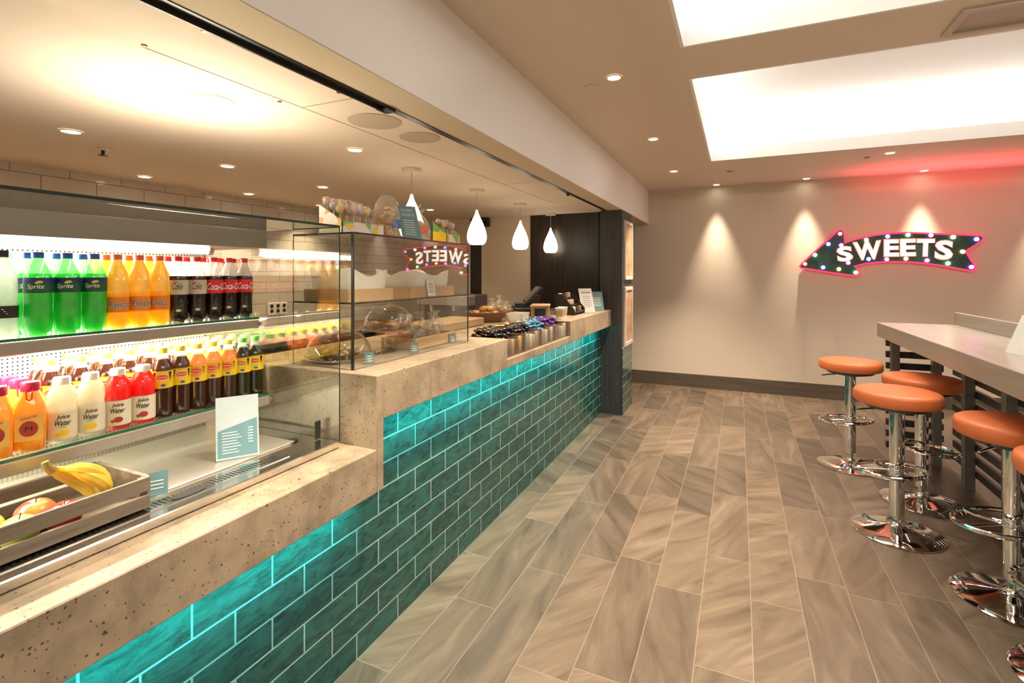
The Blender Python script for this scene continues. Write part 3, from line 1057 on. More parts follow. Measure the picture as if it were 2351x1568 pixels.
        b.lathe([(0.026, 0.003), (0.030, 0.0), (0.034, 0.01), (0.034, 0.085), (0.0325, 0.10), (0.034, 0.115), (0.0325, 0.135), (0.024, 0.155), (0.0185, 0.162), (0.018, 0.168)], 28)
        b.build('body', [L_['red' if kind == 'jwred' else 'lemon']], t)
        R = 0.0346
        lb.lathe([(R, 0.012), (R, 0.088)], 28, cap=False)
        lt.text('Juice', 0.030, 0.014, wrap(R, 0.1, 0.074), 1, 0.25, 0.02)
        lt.text('Water', 0.036, 0.015, wrap(R, 0.1, 0.058), 1, 0.25, 0.02)
        disc(lb, R, 0.08, 0.046, 0.020, 0.005, 3)
        disc(lb, R, 0.15, 0.030, 0.024, 0.018, 2)
        disc(lb, R, -0.25, 0.026, 0.012, 0.010, 2)
        lmats = [P_['cream'], M['printblack'], P_['apple'] if kind == 'jwred' else P_['yellow'], P_['cream'] if kind == 'jwred' else P_['teal']]
        lo = lb.build('label', lmats, t)
        lt.build('lettering', lmats, lo, 0)
        cp.lathe([(0.020, 0.163), (0.020, 0.180), (0.019, 0.183)], 24)
        cp.build('cap', C_['white'], t)
    elif kind in ('tea', 'peach', 'gtea'):
        b.lathe([(0.022, 0.004, 0), (0.027, 0.0, 0), (0.029, 0.01, 0), (0.028, 0.05, 0), (0.029, 0.09, 0), (0.029, 0.102, 1), (0.0295, 0.15, 1), (0.0265, 0.172, 1), (0.018, 0.193, 2), (0.0145, 0.206, 2), (0.0135, 0.215, 2)], 24, sq=0.08)
        top = {'tea': L_['tea'], 'peach': L_['teatop'], 'gtea': L_['greentea']}[kind]
        b.build('body', [L_['tea'] if kind != 'gtea' else L_['greentea'], top, L_['clear']], t)
        R = 0.0312
        lb.lathe([(R, 0.098, 0), (R, 0.112, 0), (R, 0.155, 0)], 24, cap=False)
        disc(lb, R, 0.0, 0.132, 0.040, 0.034, 1)
        disc(lb, R, 0.0, 0.135, 0.034, 0.014, 2, 0.0010)
        lt.text('Lipton', 0.028, 0.008, wrap(R, 0.0, 0.135, 0.0014), 3, 0.1, 0.01)
        disc(lb, R, 0.1, 0.108, 0.014, 0.008, 4)
        lmats = [P_['yellow'], P_['peach'] if kind == 'peach' else P_['leaf'] if kind == 'gtea' else P_['paleorange'], P_['red'], M['print'], P_['blue']]
        lo = lb.build('label', lmats, t)
        lt.build('lettering', lmats, lo, 0)
        cp.lathe([(0.0155, 0.212), (0.0155, 0.228), (0.0145, 0.230)], 20)
        cp.build('cap', {'tea': C_['yellow'], 'peach': C_['yellow'], 'gtea': C_['green']}[kind], t)
    t['category'] = 'bottle'
    t['label'] = BOT[kind][1]
    return t


BOT = {
    'water': ('water_bottle', 'clear water bottle with a dark label and black cap'),
    'sprite': ('soda_bottle', 'green lemon soda bottle with a blue cap'),
    'fanta': ('soda_bottle', 'orange soda bottle with an orange cap'),
    'diet': ('soda_bottle', 'dark diet cola bottle with a silver label and red cap'),
    'coke': ('soda_bottle', 'dark cola bottle with a red label and red cap'),
    'ojblue': ('juice_bottle', 'amber juice bottle with a blue cap'),
    'oj': ('juice_bottle', 'amber apple juice bottle with a crimson cap and hang loop'),
    'jwlemon': ('juice_bottle', 'pale lemon juice drink bottle with a cream label'),
    'jwred': ('juice_bottle', 'red pomegranate juice drink bottle with a cream label'),
    'tea': ('tea_bottle', 'dark iced tea bottle with a yellow label and yellow cap'),
    'peach': ('tea_bottle', 'iced tea bottle with an orange disc on its yellow label'),
    'gtea': ('tea_bottle', 'dark green-capped iced tea bottle with a yellow label'),
}
_proto = {}


def stand(kind, x, y, z, label, group):
    rz = math.atan2(-y, -x) + random.uniform(-0.12, 0.12)
    if kind not in _proto:
        o = bottle(kind)
        _proto[kind] = o
        o.location = (x, y, z)
        o.rotation_euler = (0, 0, rz)
        o['label'] = label
        o['group'] = group
        return o
    return dup(_proto[kind], (x, y, z), rz, label, group)


SHORT = {'water': 'clear water bottle', 'sprite': 'green lemon soda bottle', 'fanta': 'orange soda bottle', 'diet': 'silver-labelled diet cola bottle',
         'coke': 'red-labelled cola bottle', 'ojblue': 'blue-capped amber juice bottle', 'oj': 'crimson-capped amber juice bottle', 'jwlemon': 'pale lemon juice bottle', 'jwred': 'red juice bottle',
         'tea': 'yellow-capped dark iced tea bottle', 'peach': 'orange-disc iced tea bottle', 'gtea': 'green-capped iced tea bottle'}
ROWS = ['in the front row', 'in the second row back', 'in the third row back']


def fill(cols, z, x0, dx, shelf, back=None):
    total = {}
    for r in range(3):
        seq = {}
        kinds = []
        for i, (k, y) in enumerate(cols):
            kk = k if r == 0 or back is None else back.get(i, k)
            kinds.append(kk)
        for k in kinds:
            total[(r, k)] = total.get((r, k), 0) + 1
        for i, (k, y) in enumerate(cols):
            kk = kinds[i]
            n = seq.get(kk, 0)
            seq[kk] = n + 1
            single = total[(r, kk)] == 1
            pos = '' if single else ORD[n] + ' '
            lab = f"{pos}{SHORT[kk]} {ROWS[r]} on the {shelf} shelf"
            stand(kk, x0 - r * dx + random.uniform(-0.003, 0.003), y + random.uniform(-0.001, 0.001) + r * 0.004, z, lab, f"{BOT[kk][0].replace('_', ' ')}s on the {shelf} chiller shelf")


upper = [('water', 0.60), ('water', 0.667), ('sprite', 0.744), ('sprite', 0.812), ('sprite', 0.879), ('fanta', 0.943), ('fanta', 1.007), ('fanta', 1.071),
         ('diet', 1.136), ('diet', 1.201), ('coke', 1.266), ('coke', 1.331), ('coke', 1.394)]
fill(upper, 1.305, -1.818, 0.071, 'upper')
lower = [('ojblue', 0.568), ('oj', 0.638), ('oj', 0.708), ('jwlemon', 0.779), ('jwlemon', 0.850), ('jwred', 0.921), ('jwred', 0.990),
         ('tea', 1.054), ('tea', 1.113), ('peach', 1.172), ('peach', 1.231), ('peach', 1.290), ('gtea', 1.349), ('gtea', 1.408)]
fill(lower, 1.0, -1.770, 0.074, 'lower', {3: 'tea', 4: 'tea', 5: 'tea', 6: 'tea'})

# ------------------------------------------------------------------ cards on the chiller deck


def card(name, label, loc, rz, w, h, tilt, mats, lines=(), title=None, foot=True, cat='sign', group=None):
    """upright tilted card facing local -Y"""
    t = thing(name, label, cat, loc, rz, group)
    T = Matrix.Rotation(-tilt, 4, 'X')
    mb = MB()
    mb.T = T
    mb.box(-w / 2, w / 2, 0, 0.003, 0.002, h, 0)
    pb = MB()
    pb.T = T
    f = lambda x, z: (x, -0.0006, z)
    if len(mats) > 2:
        pb.add([f(-w / 2 + 0.005, h * 0.04), f(w / 2 - 0.005, h * 0.04), f(w / 2 - 0.005, h * 0.62), f(-w / 2 + 0.005, h * 0.46)], [(0, 1, 2, 3)], 2)
    f2 = lambda x, z: (x, -0.0012, z)
    for (a, b, c, d) in lines:
        pb.add([f2(a * w, c * h), f2(b * w, c * h), f2(b * w, (c + d) * h), f2(a * w, (c + d) * h)], [(0, 1, 2, 3)], 1)
    if title:
        for s, x, z, tw, th in title:
            pb.text(s, tw * w, th * h, (lambda xx, zz, X=x, Z=z: (X * w + xx, -0.0013, Z * h + zz)), 1)
    po = mb.build('panel', mats, t)
    pb.build('print', mats, po, 0)
    if foot:
        mb = MB()
        mb.box(-w / 2 - 0.003, w / 2 + 0.003, -0.012, 0.045, 0.0, 0.003)
        mb.build('foot', M['glass'], t)
    return t


card('price_card', 'tall pale blue price list card in a clear holder on the chiller deck', (-1.527, 1.15, 0.861), math.radians(57), 0.128, 0.205, 0.22,
     [M['cardlight'], M['print'], M['cardblue']],
     [(-0.36, -0.02 + 0.05 * (k % 3), 0.42 - 0.045 * k, 0.014) for k in range(8)] + [(0.24, 0.36, 0.46 - 0.045 * k, 0.016) for k in range(6)])
card('price_card', 'small blue price card beside the fruit crate on the chiller deck', (-1.475, 0.862, 0.8605), math.radians(60), 0.052, 0.065, 0.25,
     [M['cardblue'], M['print']], [(-0.3, 0.3, 0.6 - 0.15 * k, 0.05) for k in range(3)])

# ------------------------------------------------------------------ fruit crate
cr = thing('fruit_crate', 'shallow weathered wooden crate holding fruit on the chiller deck', 'crate', (-1.55, 0.60, 0.8605))
M['crate'] = wood_mat('weathered_pine', (0.10, 0.08, 0.058), (0.25, 0.20, 0.148), 0.6, 'Y')
cx, cyl_ = 0.125, 0.215
mb = MB()
mb.box(-cx, cx, -cyl_, cyl_, 0.003, 0.010)
mb.build('base', M['crate'], cr)
for sx in (-1, 1):
    for z0, z1 in ((0.002, 0.036), (0.046, 0.082)):
        mb = MB()
        mb.bbox(sx * cx - 0.005, sx * cx + 0.005, -cyl_, cyl_, z0, z1, 0.0015)
        mb.build('side_slat', M['crate'], cr)
for sy in (-1, 1):
    mb = MB()
    mb.bbox(-cx + 0.005, cx - 0.005, sy * cyl_ - 0.006, sy * cyl_ + 0.006, 0.002, 0.082, 0.0015)
    mb.build('end_board', M['crate'], cr)
for sx in (-1, 1):
    for sy in (-1, 1):
        mb = MB()
        mb.box(sx * (cx - 0.012) - 0.007, sx * (cx - 0.012) + 0.007, sy * (cyl_ - 0.014) - 0.008, sy * (cyl_ - 0.014) + 0.008, 0.01, 0.08)
        mb.build('corner_block', M['crate'], cr)


def fruit_mat(name, a, b, scale=3.0):
    m, nt, out = mat(name)
    nz = N(nt, 'TexNoise', i_Scale=scale * 6, i_Detail=4.0)
    nt.links.new(obj_coord(nt), nz.inputs['Vector'])
    c = ramp(nt, nz.outputs[0], [(0.38, a), (0.62, b)])
    principled(nt, out, c, 0.3, 0, 0.5)
    return m


F_RED = fruit_mat('red_yellow_apple_skin', (0.55, 0.05, 0.03), (0.78, 0.42, 0.10))
F_RED2 = fruit_mat('red_apple_skin', (0.45, 0.015, 0.02), (0.62, 0.06, 0.04))
F_GREEN = fruit_mat('green_apple_skin', (0.30, 0.45, 0.05), (0.48, 0.60, 0.12))
F_BAN = fruit_mat('banana_skin', (0.78, 0.52, 0.03), (0.85, 0.62, 0.08), 1.5)
M['stalk'] = plain('fruit_stalk', (0.10, 0.07, 0.03), 0.7)


def apple(loc, r, m, label, rz=0):
    t = thing('apple', label, 'apple', loc, rz, 'apples in the fruit crate')
    mb = MB()

    def fn(p):
        d = math.hypot(p[0], p[1])
        z = p[2] * 0.9
        if p[2] > 0:
            z -= 0.32 * max(0, 1 - d * 2.0) ** 2
        else:
            z += 0.25 * max(0, 1 - d * 2.0) ** 2
        k = 1 + 0.05 * p[2]
        return (p[0] * k, p[1] * k, z)
    mb.sphere((0, 0, r * 0.86), r, 20, 14, fn=fn)
    mb.build('flesh', m, t)
    mb = MB()
    mb.tube([(0, 0, r * 1.40), (0.002, 0.001, r * 1.7), (0.005, 0.002, r * 1.95)], [0.0014, 0.0012, 0.0018], 6)
    mb.build('stalk', M['stalk'], t)


zb = 0.8706
apple((-1.530, 0.620, zb), 0.040, F_RED, 'red and yellow apple next to the bananas in the crate')
apple((-1.468, 0.648, zb), 0.037, F_RED2, 'red apple against the front of the fruit crate')
apple((-1.468, 0.566, zb), 0.038, F_GREEN, 'pale green apple at the front of the fruit crate')
apple((-1.545, 0.530, zb), 0.040, F_GREEN, 'green apple at the left end of the fruit crate')
bn = thing('banana_bunch', 'bunch of ripe yellow bananas in the fruit crate', 'bananas', (-1.545, 0.725, zb))
for k, (da, lift, ln) in enumerate(((-0.35, 0.020, 0.17), (-0.05, 0.030, 0.175), (0.25, 0.050, 0.165), (0.55, 0.052, 0.15), (0.9, 0.030, 0.15))):
    pts, rs = [], []
    for q in range(11):
        s = q / 10
        ang = math.radians(100) * s
        R = ln / math.radians(100)
        u = R * math.sin(ang)
        w = R * (1 - math.cos(ang))
        # runs from the crown outward, bending down and round
        x = 0.035 * math.sin(da * 2) + 0.055 * math.sin(da * 1.3) * math.sin(PI * s)
        y = -0.055 + u * 0.85 + 0.004 * k
        z = 0.118 - 0.42 * w - 0.050 * s + (lift - 0.04) * math.sin(PI * s)
        pts.append((x - 0.02 + 0.06 * s * (0.4 - da), y, max(z, 0.0165)))
        rs.append(0.0175 * min(1, 0.35 + 3.0 * min(s, 1 - s)) if 0 < q < 10 else 0.006)
    MB().tube(pts, rs, 9).build('banana', F_BAN, bn)
mb = MB()
mb.tube([(-0.02, -0.055, 0.114), (-0.022, -0.066, 0.128), (-0.024, -0.070, 0.142)], [0.012, 0.009, 0.008], 9)
mb.build('crown', fruit_mat('banana_crown', (0.25, 0.25, 0.03), (0.35, 0.20, 0.06)), bn)

# ------------------------------------------------------------------ glass display case on the worktop
gc = thing('glass_display_case', 'clear glass display case with a middle shelf on the stone worktop', 'display case', (0, 0, 0))
GX0, GX1, GY0, GY1, GZ = -1.70, -1.376, 1.532, 2.45, 1.637
pane(gc, 'front_pane', GX1 - 0.005, GX1, GY0, GY1, 1.101, GZ, 'X', 'glass_r')
pane(gc, 'side_pane', GX0, GX1 - 0.005, GY0, GY0 + 0.005, 1.101, GZ, 'Y', 'glass')
pane(gc, 'side_pane', GX0, GX1 - 0.005, GY1 - 0.005, GY1, 1.101, GZ, 'Y', 'glass')
pane(gc, 'top_pane', GX0, GX1, GY0, GY1, GZ, GZ + 0.007, 'Z', 'glass')
pane(gc, 'middle_shelf', GX0, GX1 - 0.006, GY0 + 0.006, GY1 - 0.006, 1.358, 1.365, 'Z', 'glass')
mb = MB()
mb.box(GX1 - 0.010, GX1 + 0.002, GY0 - 0.002, GY0 + 0.004, 1.1005, GZ + 0.007)
mb.build('corner_strip', M['black'], gc)

# ------------------------------------------------------------------ food helpers
M['crust'] = fruit_mat('baked_crust', (0.30, 0.12, 0.03), (0.62, 0.33, 0.10), 4.0)
M['crust2'] = fruit_mat('pale_crust', (0.55, 0.33, 0.13), (0.78, 0.55, 0.28), 4.0)
M['choc'] = fruit_mat('dark_cake', (0.05, 0.02, 0.01), (0.14, 0.06, 0.03), 4.0)
M['film'] = None


def film_mat():
    m, nt, out = mat('clear_crinkled_film')
    fr_out = fresnel(nt)
    tr = N(nt, 'BsdfTransparent')
    tr.inputs[0].default_value = (0.97, 0.95, 0.92, 1)
    gl = N(nt, 'BsdfGlossy', i_Roughness=0.12)
    df = N(nt, 'BsdfDiffuse')
    df.inputs[0].default_value = (0.8, 0.76, 0.7, 1)
    nz = N(nt, 'TexNoise', i_Scale=60.0, i_Detail=2.0)
    nt.links.new(obj_coord(nt), nz.inputs['Vector'])
    bp = N(nt, 'Bump')
    bp.inputs['Strength'].default_value = 0.8
    bp.inputs['Distance'].default_value = 0.01
    nt.links.new(nz.outputs[0], bp.inputs['Height'])
    nt.links.new(bp.outputs[0], gl.inputs['Normal'])
    m1 = N(nt, 'MixShader')
    m1.inputs[0].default_value = 0.13
    nt.links.new(tr.outputs[0], m1.inputs[1])
    nt.links.new(df.outputs[0], m1.inputs[2])
    m2 = N(nt, 'MixShader')
    nt.links.new(math_n(nt, 'MULTIPLY', fr_out, 2.2, True), m2.inputs[0])
    nt.links.new(m1.outputs[0], m2.inputs[1])
    nt.links.new(gl.outputs[0], m2.inputs[2])
    nt.links.new(m2.outputs[0], out.inputs[0])
    return m


M['film'] = film_mat()


def croissant(loc, rz, label, group, s=1.0, m='crust'):
    mb = MB()
    pts, rs = [], []
    for q in range(13):
        a = -1.25 + 2.5 * q / 12
        pts.append((0.05 * s * math.sin(a), 0.05 * s * (math.cos(a) - 0.7), 0.022 * s))
        k = math.cos(a * 1.12)
        rs.append(s * (0.004 + 0.020 * max(0, k) * (1 + 0.12 * (q % 2))))
    mb.tube(pts, rs, 9)
    o = mb.build('croissant', M[m], None, 60, loc)
    o.rotation_euler = (0, 0, rz)
    return tag(o, label, 'pastry', group)


def muffin(loc, label, group, s=1.0, m='crust'):
    t = thing('muffin', label, 'cake', loc, random.uniform(0, 6), group)
    mb = MB()
    mb.lathe([(0.022 * s, 0.0), (0.031 * s, 0.036 * s)], 20, wob=lambda r, a, z: r * (1 + 0.05 * (round(a * 20 / (2 * PI)) % 2)))
    mb.build('paper_case', M['kraft'], t)
    mb = MB()
    mb.sphere((0, 0, 0.036 * s), 0.036 * s, 16, 8, sc=(1, 1, 0.75), fn=lambda p: p * (1 + 0.05 * math.sin(9 * p[0] + 7 * p[1])))
    mb.build('top', M[m], t)
    return t


def crinkle_bag(name, label, loc, sx, sy, sz, group=None, fillm='crust2', fill_n=6, topknot=True, rz=0.0, tagcol=None):
    """clear film bag, gathered at the top, with what it holds inside"""
    t = thing(name, label, 'bag', loc, rz, group)
    rnd = random.Random(hash((round(loc[0], 3), round(loc[1], 3))) & 0xffff)
    mb = MB()
    prof = [(0.75, 0.0), (0.98, 0.06), (1.0, 0.35), (0.93, 0.58), (0.55, 0.74), (0.22, 0.82), (0.30, 0.90), (0.55, 1.0)] if topknot else [(0.8, 0.0), (1.0, 0.08), (1.0, 0.5), (0.85, 0.8), (0.5, 0.97), (0.05, 1.0)]
    n = 22
    ph = [rnd.uniform(0, 6) for _ in range(3)]
    vs, fs = [], []
    for i, (r, z) in enumerate(prof):
        for k in range(n):
            a = 2 * PI * k / n
            w = 1 + 0.09 * math.sin(3 * a + ph[0] + 2 * z) + 0.07 * math.sin(7 * a + ph[1] + 5 * z)
            e = (abs(math.cos(a)) ** 3 + abs(math.sin(a)) ** 3) ** (-1 / 3)
            vs.append((sx * r * w * e * math.cos(a), sy * r * w * e * math.sin(a), z * sz))
    for i in range(len(prof) - 1):
        for k in range(n):
            fs.append((i * n + k, i * n + (k + 1) % n, (i + 1) * n + (k + 1) % n, (i + 1) * n + k))
    fs.append(tuple(range(n))[::-1])
    mb.add(vs, fs)
    mb.build('film', M['film'], t, 20)
    if fill_n:
        mb = MB()
        for q in range(fill_n * 3):
            r = min(sx, sy) * rnd.uniform(0.28, 0.40)
            mb.sphere((rnd.uniform(-0.5, 0.5) * sx, rnd.uniform(-0.5, 0.5) * sy, r * 0.8 + rnd.uniform(0.0, 0.42 if topknot else 0.62) * sz), r, 12, 7, sc=(1, 1, 0.75))
        f = mb.build('contents', M[fillm], t)
        f['kind'] = 'stuff'
    if tagcol:
        mb = MB()
        mb.box(sx * 0.98, sx * 1.01, -sy * 0.5, sy * 0.5, sz * 0.22, sz * 0.42)
        mb.build('label', tagcol, t)
    return t


# ------------------------------------------------------------------ on top of the glass case
GT = 1.6445
M['boxpic'] = None


def box_print():
    m, nt, out = mat('bright_printed_card')
    vo = N(nt, 'TexVoronoi', i_Scale=16.0)
    nt.links.new(obj_coord(nt), vo.inputs['Vector'])
    sep = N(nt, 'SeparateColor')
    nt.links.new(vo.outputs['Color'], sep.inputs[0])
    c = ramp(nt, sep.outputs[0], [(0.0, (0.85, 0.80, 0.70)), (0.25, (0.85, 0.62, 0.06)), (0.45, (0.80, 0.72, 0.62)), (0.6, (0.22, 0.48, 0.10)), (0.72, (0.85, 0.40, 0.16)), (0.86, (0.80, 0.77, 0.72))])
    c.node.color_ramp.interpolation = 'CONSTANT'
    principled(nt, out, c, 0.35)
    return m


M['boxpic'] = box_print()
LOLLY = [fruit_mat('lolly_' + n, a, b, 4.0) for n, a, b in (('pink', (0.75, 0.35, 0.38), (0.85, 0.65, 0.62)), ('brown', (0.40, 0.20, 0.09), (0.62, 0.40, 0.2)), ('yellow', (0.72, 0.52, 0.10), (0.8, 0.66, 0.3)), ('lilac', (0.55, 0.42, 0.60), (0.8, 0.72, 0.74)))]


def lolly_box(loc, nx, ny, label, gl):
    """open display box with a sloping side, full of lollipops on sticks"""
    hx, hy, hb, hf = 0.035 * nx / 2 + 0.012, 0.040 * ny / 2 + 0.012, 0.125, 0.052
    t = thing('lollipop_box', label, 'box', loc)
    mb = MB()
    mb.box(-hx, hx, -hy, hy, 0.0, 0.003)
    mb.box(hx - 0.003, hx, -hy, hy, 0.003, hf)
    mb.box(-hx, -hx + 0.003, -hy, hy, 0.003, hb)
    for s in (-1, 1):
        mb.prism([(-hx, 0.003), (hx, 0.003), (hx, hf), (-hx, hb)], lambda a, b, d: (a, d, b), s * hy, s * (hy - 0.003))
    mb.build('carton', M['boxpic'], t, 0)
    mb = MB()
    mb.box(-hx + 0.004, hx - 0.004, -hy + 0.004, hy - 0.004, 0.035, 0.038)
    mb.build('insert', P_['cream'], t, 0)
    c = 0
    first = {}
    for i in range(nx):
        for k in range(ny):
            x = loc[0] - hx + 0.022 + 0.035 * i
            y = loc[1] - hy + 0.026 + 0.040 * k
            z = loc[2] + 0.0385
            h = 0.064 + 0.018 * (nx - 1 - i) + random.uniform(-0.004, 0.004)
            ci = (c * 3 + i) % 4
            c += 1
            lt = thing('lollipop', gl[0], 'lollipop', (x, y, z), random.uniform(-0.6, 0.6), gl[1])
            mb = MB()
            mb.cyl((0, 0, 0.0), (0, 0, h - 0.012), 0.0022, n=6)
            mb.build('stick', M['paper'], lt)
            mb = MB()
            mb.sphere((0, 0, h), 0.0165, 14, 8, sc=(0.75, 1, 1.05))
            mb.build('sweet', LOLLY[ci], lt)
            mb = MB()
            mb.lathe([(0.006, h - 0.022), (0.0175, h - 0.012), (0.0195, h + 0.004), (0.0150, h + 0.016), (0.004, h + 0.020)], 12, wob=lambda r, a, zz: r * (1 + 0.06 * math.sin(5 * a)))
            mb.build('wrapper', M['film'], lt)
    return t


lolly_box((-1.535, 1.705, GT), 3, 6, 'colourful open display box of lollipops at the left end of the glass case top',
          ('wrapped lollipop in the larger display box, left on the glass case top', 'lollipops in the larger display box'))
lolly_box((-1.50, 2.42, GT), 2, 3, 'smaller colourful display box of lollipops at the right end of the glass case top',
          ('wrapped lollipop in the smaller display box, right on the glass case top', 'lollipops in the smaller display box'))
crinkle_bag('snack_bag', 'orange-brown bag of nibbles behind the blue price board on the glass case', (-1.50, 1.90, GT), 0.052, 0.058, 0.205, 'film bags on the glass case', 'crust2', 8, False, 0, C_['blue'])
crinkle_bag('snack_bag', 'clear gathered film bag right of the blue price board on the glass case', (-1.52, 2.14, GT), 0.06, 0.06, 0.19, 'film bags on the glass case', 'crust2', 7, True, 0, C_['orange'])
crinkle_bag('snack_bag', 'small film bag lying between the gathered bag and the smaller lollipop box', (-1.57, 2.25, GT), 0.05, 0.06, 0.18, 'film bags on the glass case', 'crust', 6, True)
card('price_board', 'tall slate blue price board leaning on top of the glass case', (-1.43, 2.00, GT), math.radians(62), 0.10, 0.185, 0.42,
     [M['cardblue'], M['print']], [(-0.3, 0.25, 0.55 - 0.07 * k, 0.02) for k in range(7)], [('SWEET', 0, 0.86, 0.6, 0.07), ('TREATS', 0, 0.72, 0.7, 0.07)])

# ------------------------------------------------------------------ inside the glass case: upper shelf
GS = 1.3655


def lined_basket(loc, sx, sy, label, group=None, ph=0.0):
    t = thing('paper_lined_basket', label, 'basket', loc)
    mb = MB()
    mb.box(-sx, sx, -sy, sy, 0, 0.004)
    for s in (-1, 1):
        mb.box(s * sx - 0.003, s * sx + 0.003, -sy, sy, 0, 0.05)
        mb.box(-sx, sx, s * sy - 0.003, s * sy + 0.003, 0, 0.05)
    mb.build('tray', M['kraft'], t)
    # folded paper liner with peaked corners
    mb = MB()
    n = 32
    vs, fs = [], []
    for i, (k, z) in enumerate(((0.9, 0.006), (0.96, 0.045), (1.0, 0.075), (1.03, 0.10))):
        for q in range(n):
            a = 2 * PI * q / n
            e = (abs(math.cos(a)) ** 6 + abs(math.sin(a)) ** 6) ** (-1 / 6)
            w = abs(math.sin(2 * a))
            vs.append((sx * 0.95 * k * e * math.cos(a), sy * 0.95 * k * e * math.sin(a), z + (0.035 * w * w if i == 3 else 0) + 0.006 * math.sin(5 * a + ph) * (i / 3)))
    for i in range(3):
        for q in range(n):
            fs.append((i * n + q, i * n + (q + 1) % n, (i + 1) * n + (q + 1) % n, (i + 1) * n + q))
    fs.append(tuple(range(n))[::-1])
    mb.add(vs, fs)
    mb.build('paper_liner', M['paper'], t, 50)
    return t


lined_basket((-1.545, 1.70, GS), 0.12, 0.14, 'paper-lined basket of croissants on the left of the case middle shelf')
lined_basket((-1.545, 2.17, GS), 0.12, 0.20, 'wide paper-lined basket of pastries on the right of the case middle shelf', None, 2.0)
for k, (x, y, z) in enumerate(((-1.60, 1.64, .008), (-1.50, 1.65, .008), (-1.60, 1.755, .008), (-1.50, 1.77, .008), (-1.55, 1.69, .045), (-1.55, 1.75, .047))):
    croissant((x, y, GS + z), random.uniform(0, 6), 'golden croissant in the left paper-lined basket of the glass case', 'croissants in the left basket', 0.95)
for k, (x, y, z) in enumerate(((-1.60, 2.04, .008), (-1.49, 2.05, .008), (-1.60, 2.16, .008), (-1.49, 2.17, .008), (-1.60, 2.28, .008), (-1.49, 2.29, .008), (-1.54, 2.10, .046), (-1.54, 2.23, .046))):
    croissant((x, y, GS + z), random.uniform(0, 6), 'pale pastry in the wide right paper-lined basket of the glass case', 'pastries in the right basket', 1.0, 'crust2')
card('price_card', 'white price card in front of the right basket on the case middle shelf', (-1.405, 2.13, GS), math.radians(75), 0.05, 0.085, 0.2, [M['paper'], M['carddark']], [(-0.3, 0.3, 0.7 - 0.15 * k, 0.04) for k in range(4)], None, False)

# ------------------------------------------------------------------ inside the glass case: worktop level
WZ = 1.1008


def dome_profile(r, h, n=12):
    return [(r * math.cos(PI / 2 * i / n) ** 0.8 if i < n else 0.0, h * math.sin(PI / 2 * i / n)) for i in range(n + 1)]


pl = thing('cake_plate', 'wide low glass cake plate with pastries in the case corner', 'plate', (-1.61, 1.70, WZ))
MB().lathe([(0.09, 0.0), (0.135, 0.006), (0.150, 0.016), (0.152, 0.020), (0.146, 0.020), (0.13, 0.012), (0.0, 0.011)], 40).build('plate', M['dome'], pl)
dm = thing('glass_dome', 'wide low glass dome covering the pastries in the case corner', 'dome', (-1.61, 1.70, WZ + 0.0205))
MB().lathe([(0.138, 0.0), (0.142, 0.004)] + [(0.140 * math.cos(PI / 2 * i / 12), 0.004 + 0.115 * math.sin(PI / 2 * i / 12)) for i in range(1, 13)], 40, cap=False).build('dome', M['dome'], dm, 60)
MB().lathe([(0.008, 0.119), (0.006, 0.124), (0.014, 0.134), (0.014, 0.140), (0.0, 0.144)], 20).build('knob', M['dome'], dm, 60)
for k, (x, y) in enumerate(((-1.66, 1.66), (-1.575, 1.655), (-1.65, 1.75), (-1.565, 1.745))):
    croissant((x, y, WZ + 0.0125), random.uniform(0, 6), 'brown pastry under the wide glass dome in the case corner', 'pastries under the wide dome', 0.9)

st = thing('cake_stand', 'clear glass pedestal cake stand inside the glass case', 'cake stand', (-1.535, 1.955, WZ))
MB().lathe([(0.062, 0.0), (0.060, 0.006), (0.03, 0.014), (0.014, 0.026), (0.020, 0.040), (0.026, 0.052), (0.016, 0.066), (0.013, 0.085), (0.022, 0.100), (0.06, 0.106)], 28, cap=False).build('pedestal', M['dome'], st, 60)
MB().lathe([(0.0, 0.106), (0.10, 0.107), (0.128, 0.112), (0.130, 0.117), (0.124, 0.119), (0.10, 0.1135), (0.0, 0.1125)], 40).build('plate', M['dome'], st)
dm2 = thing('glass_dome', 'tall glass dome with a crown knob on the pedestal cake stand', 'dome', (-1.535, 1.955, WZ + 0.1195))
MB().lathe([(0.115, 0.0), (0.118, 0.004)] + [(0.117 * math.cos(PI / 2 * i / 12), 0.012 + 0.100 * math.sin(PI / 2 * i / 12)) for i in range(1, 13)], 36, cap=False).build('dome', M['dome'], dm2, 60)
MB().lathe([(0.006, 0.111), (0.007, 0.116), (0.016, 0.134), (0.0165, 0.136), (0.008, 0.130), (0.0, 0.128)], 16, wob=lambda r, a, z: r * (1 + 0.15 * math.sin(5 * a))).build('knob', M['dome'], dm2, 60)
for k, (x, y) in enumerate(((-1.575, 1.915), (-1.49, 1.92), (-1.575, 1.995), (-1.495, 2.0))):
    croissant((x, y, WZ + 0.1145), random.uniform(0, 6), 'orange-brown slice on the pedestal cake stand under its dome', 'slices on the cake stand', 0.85, 'crust')

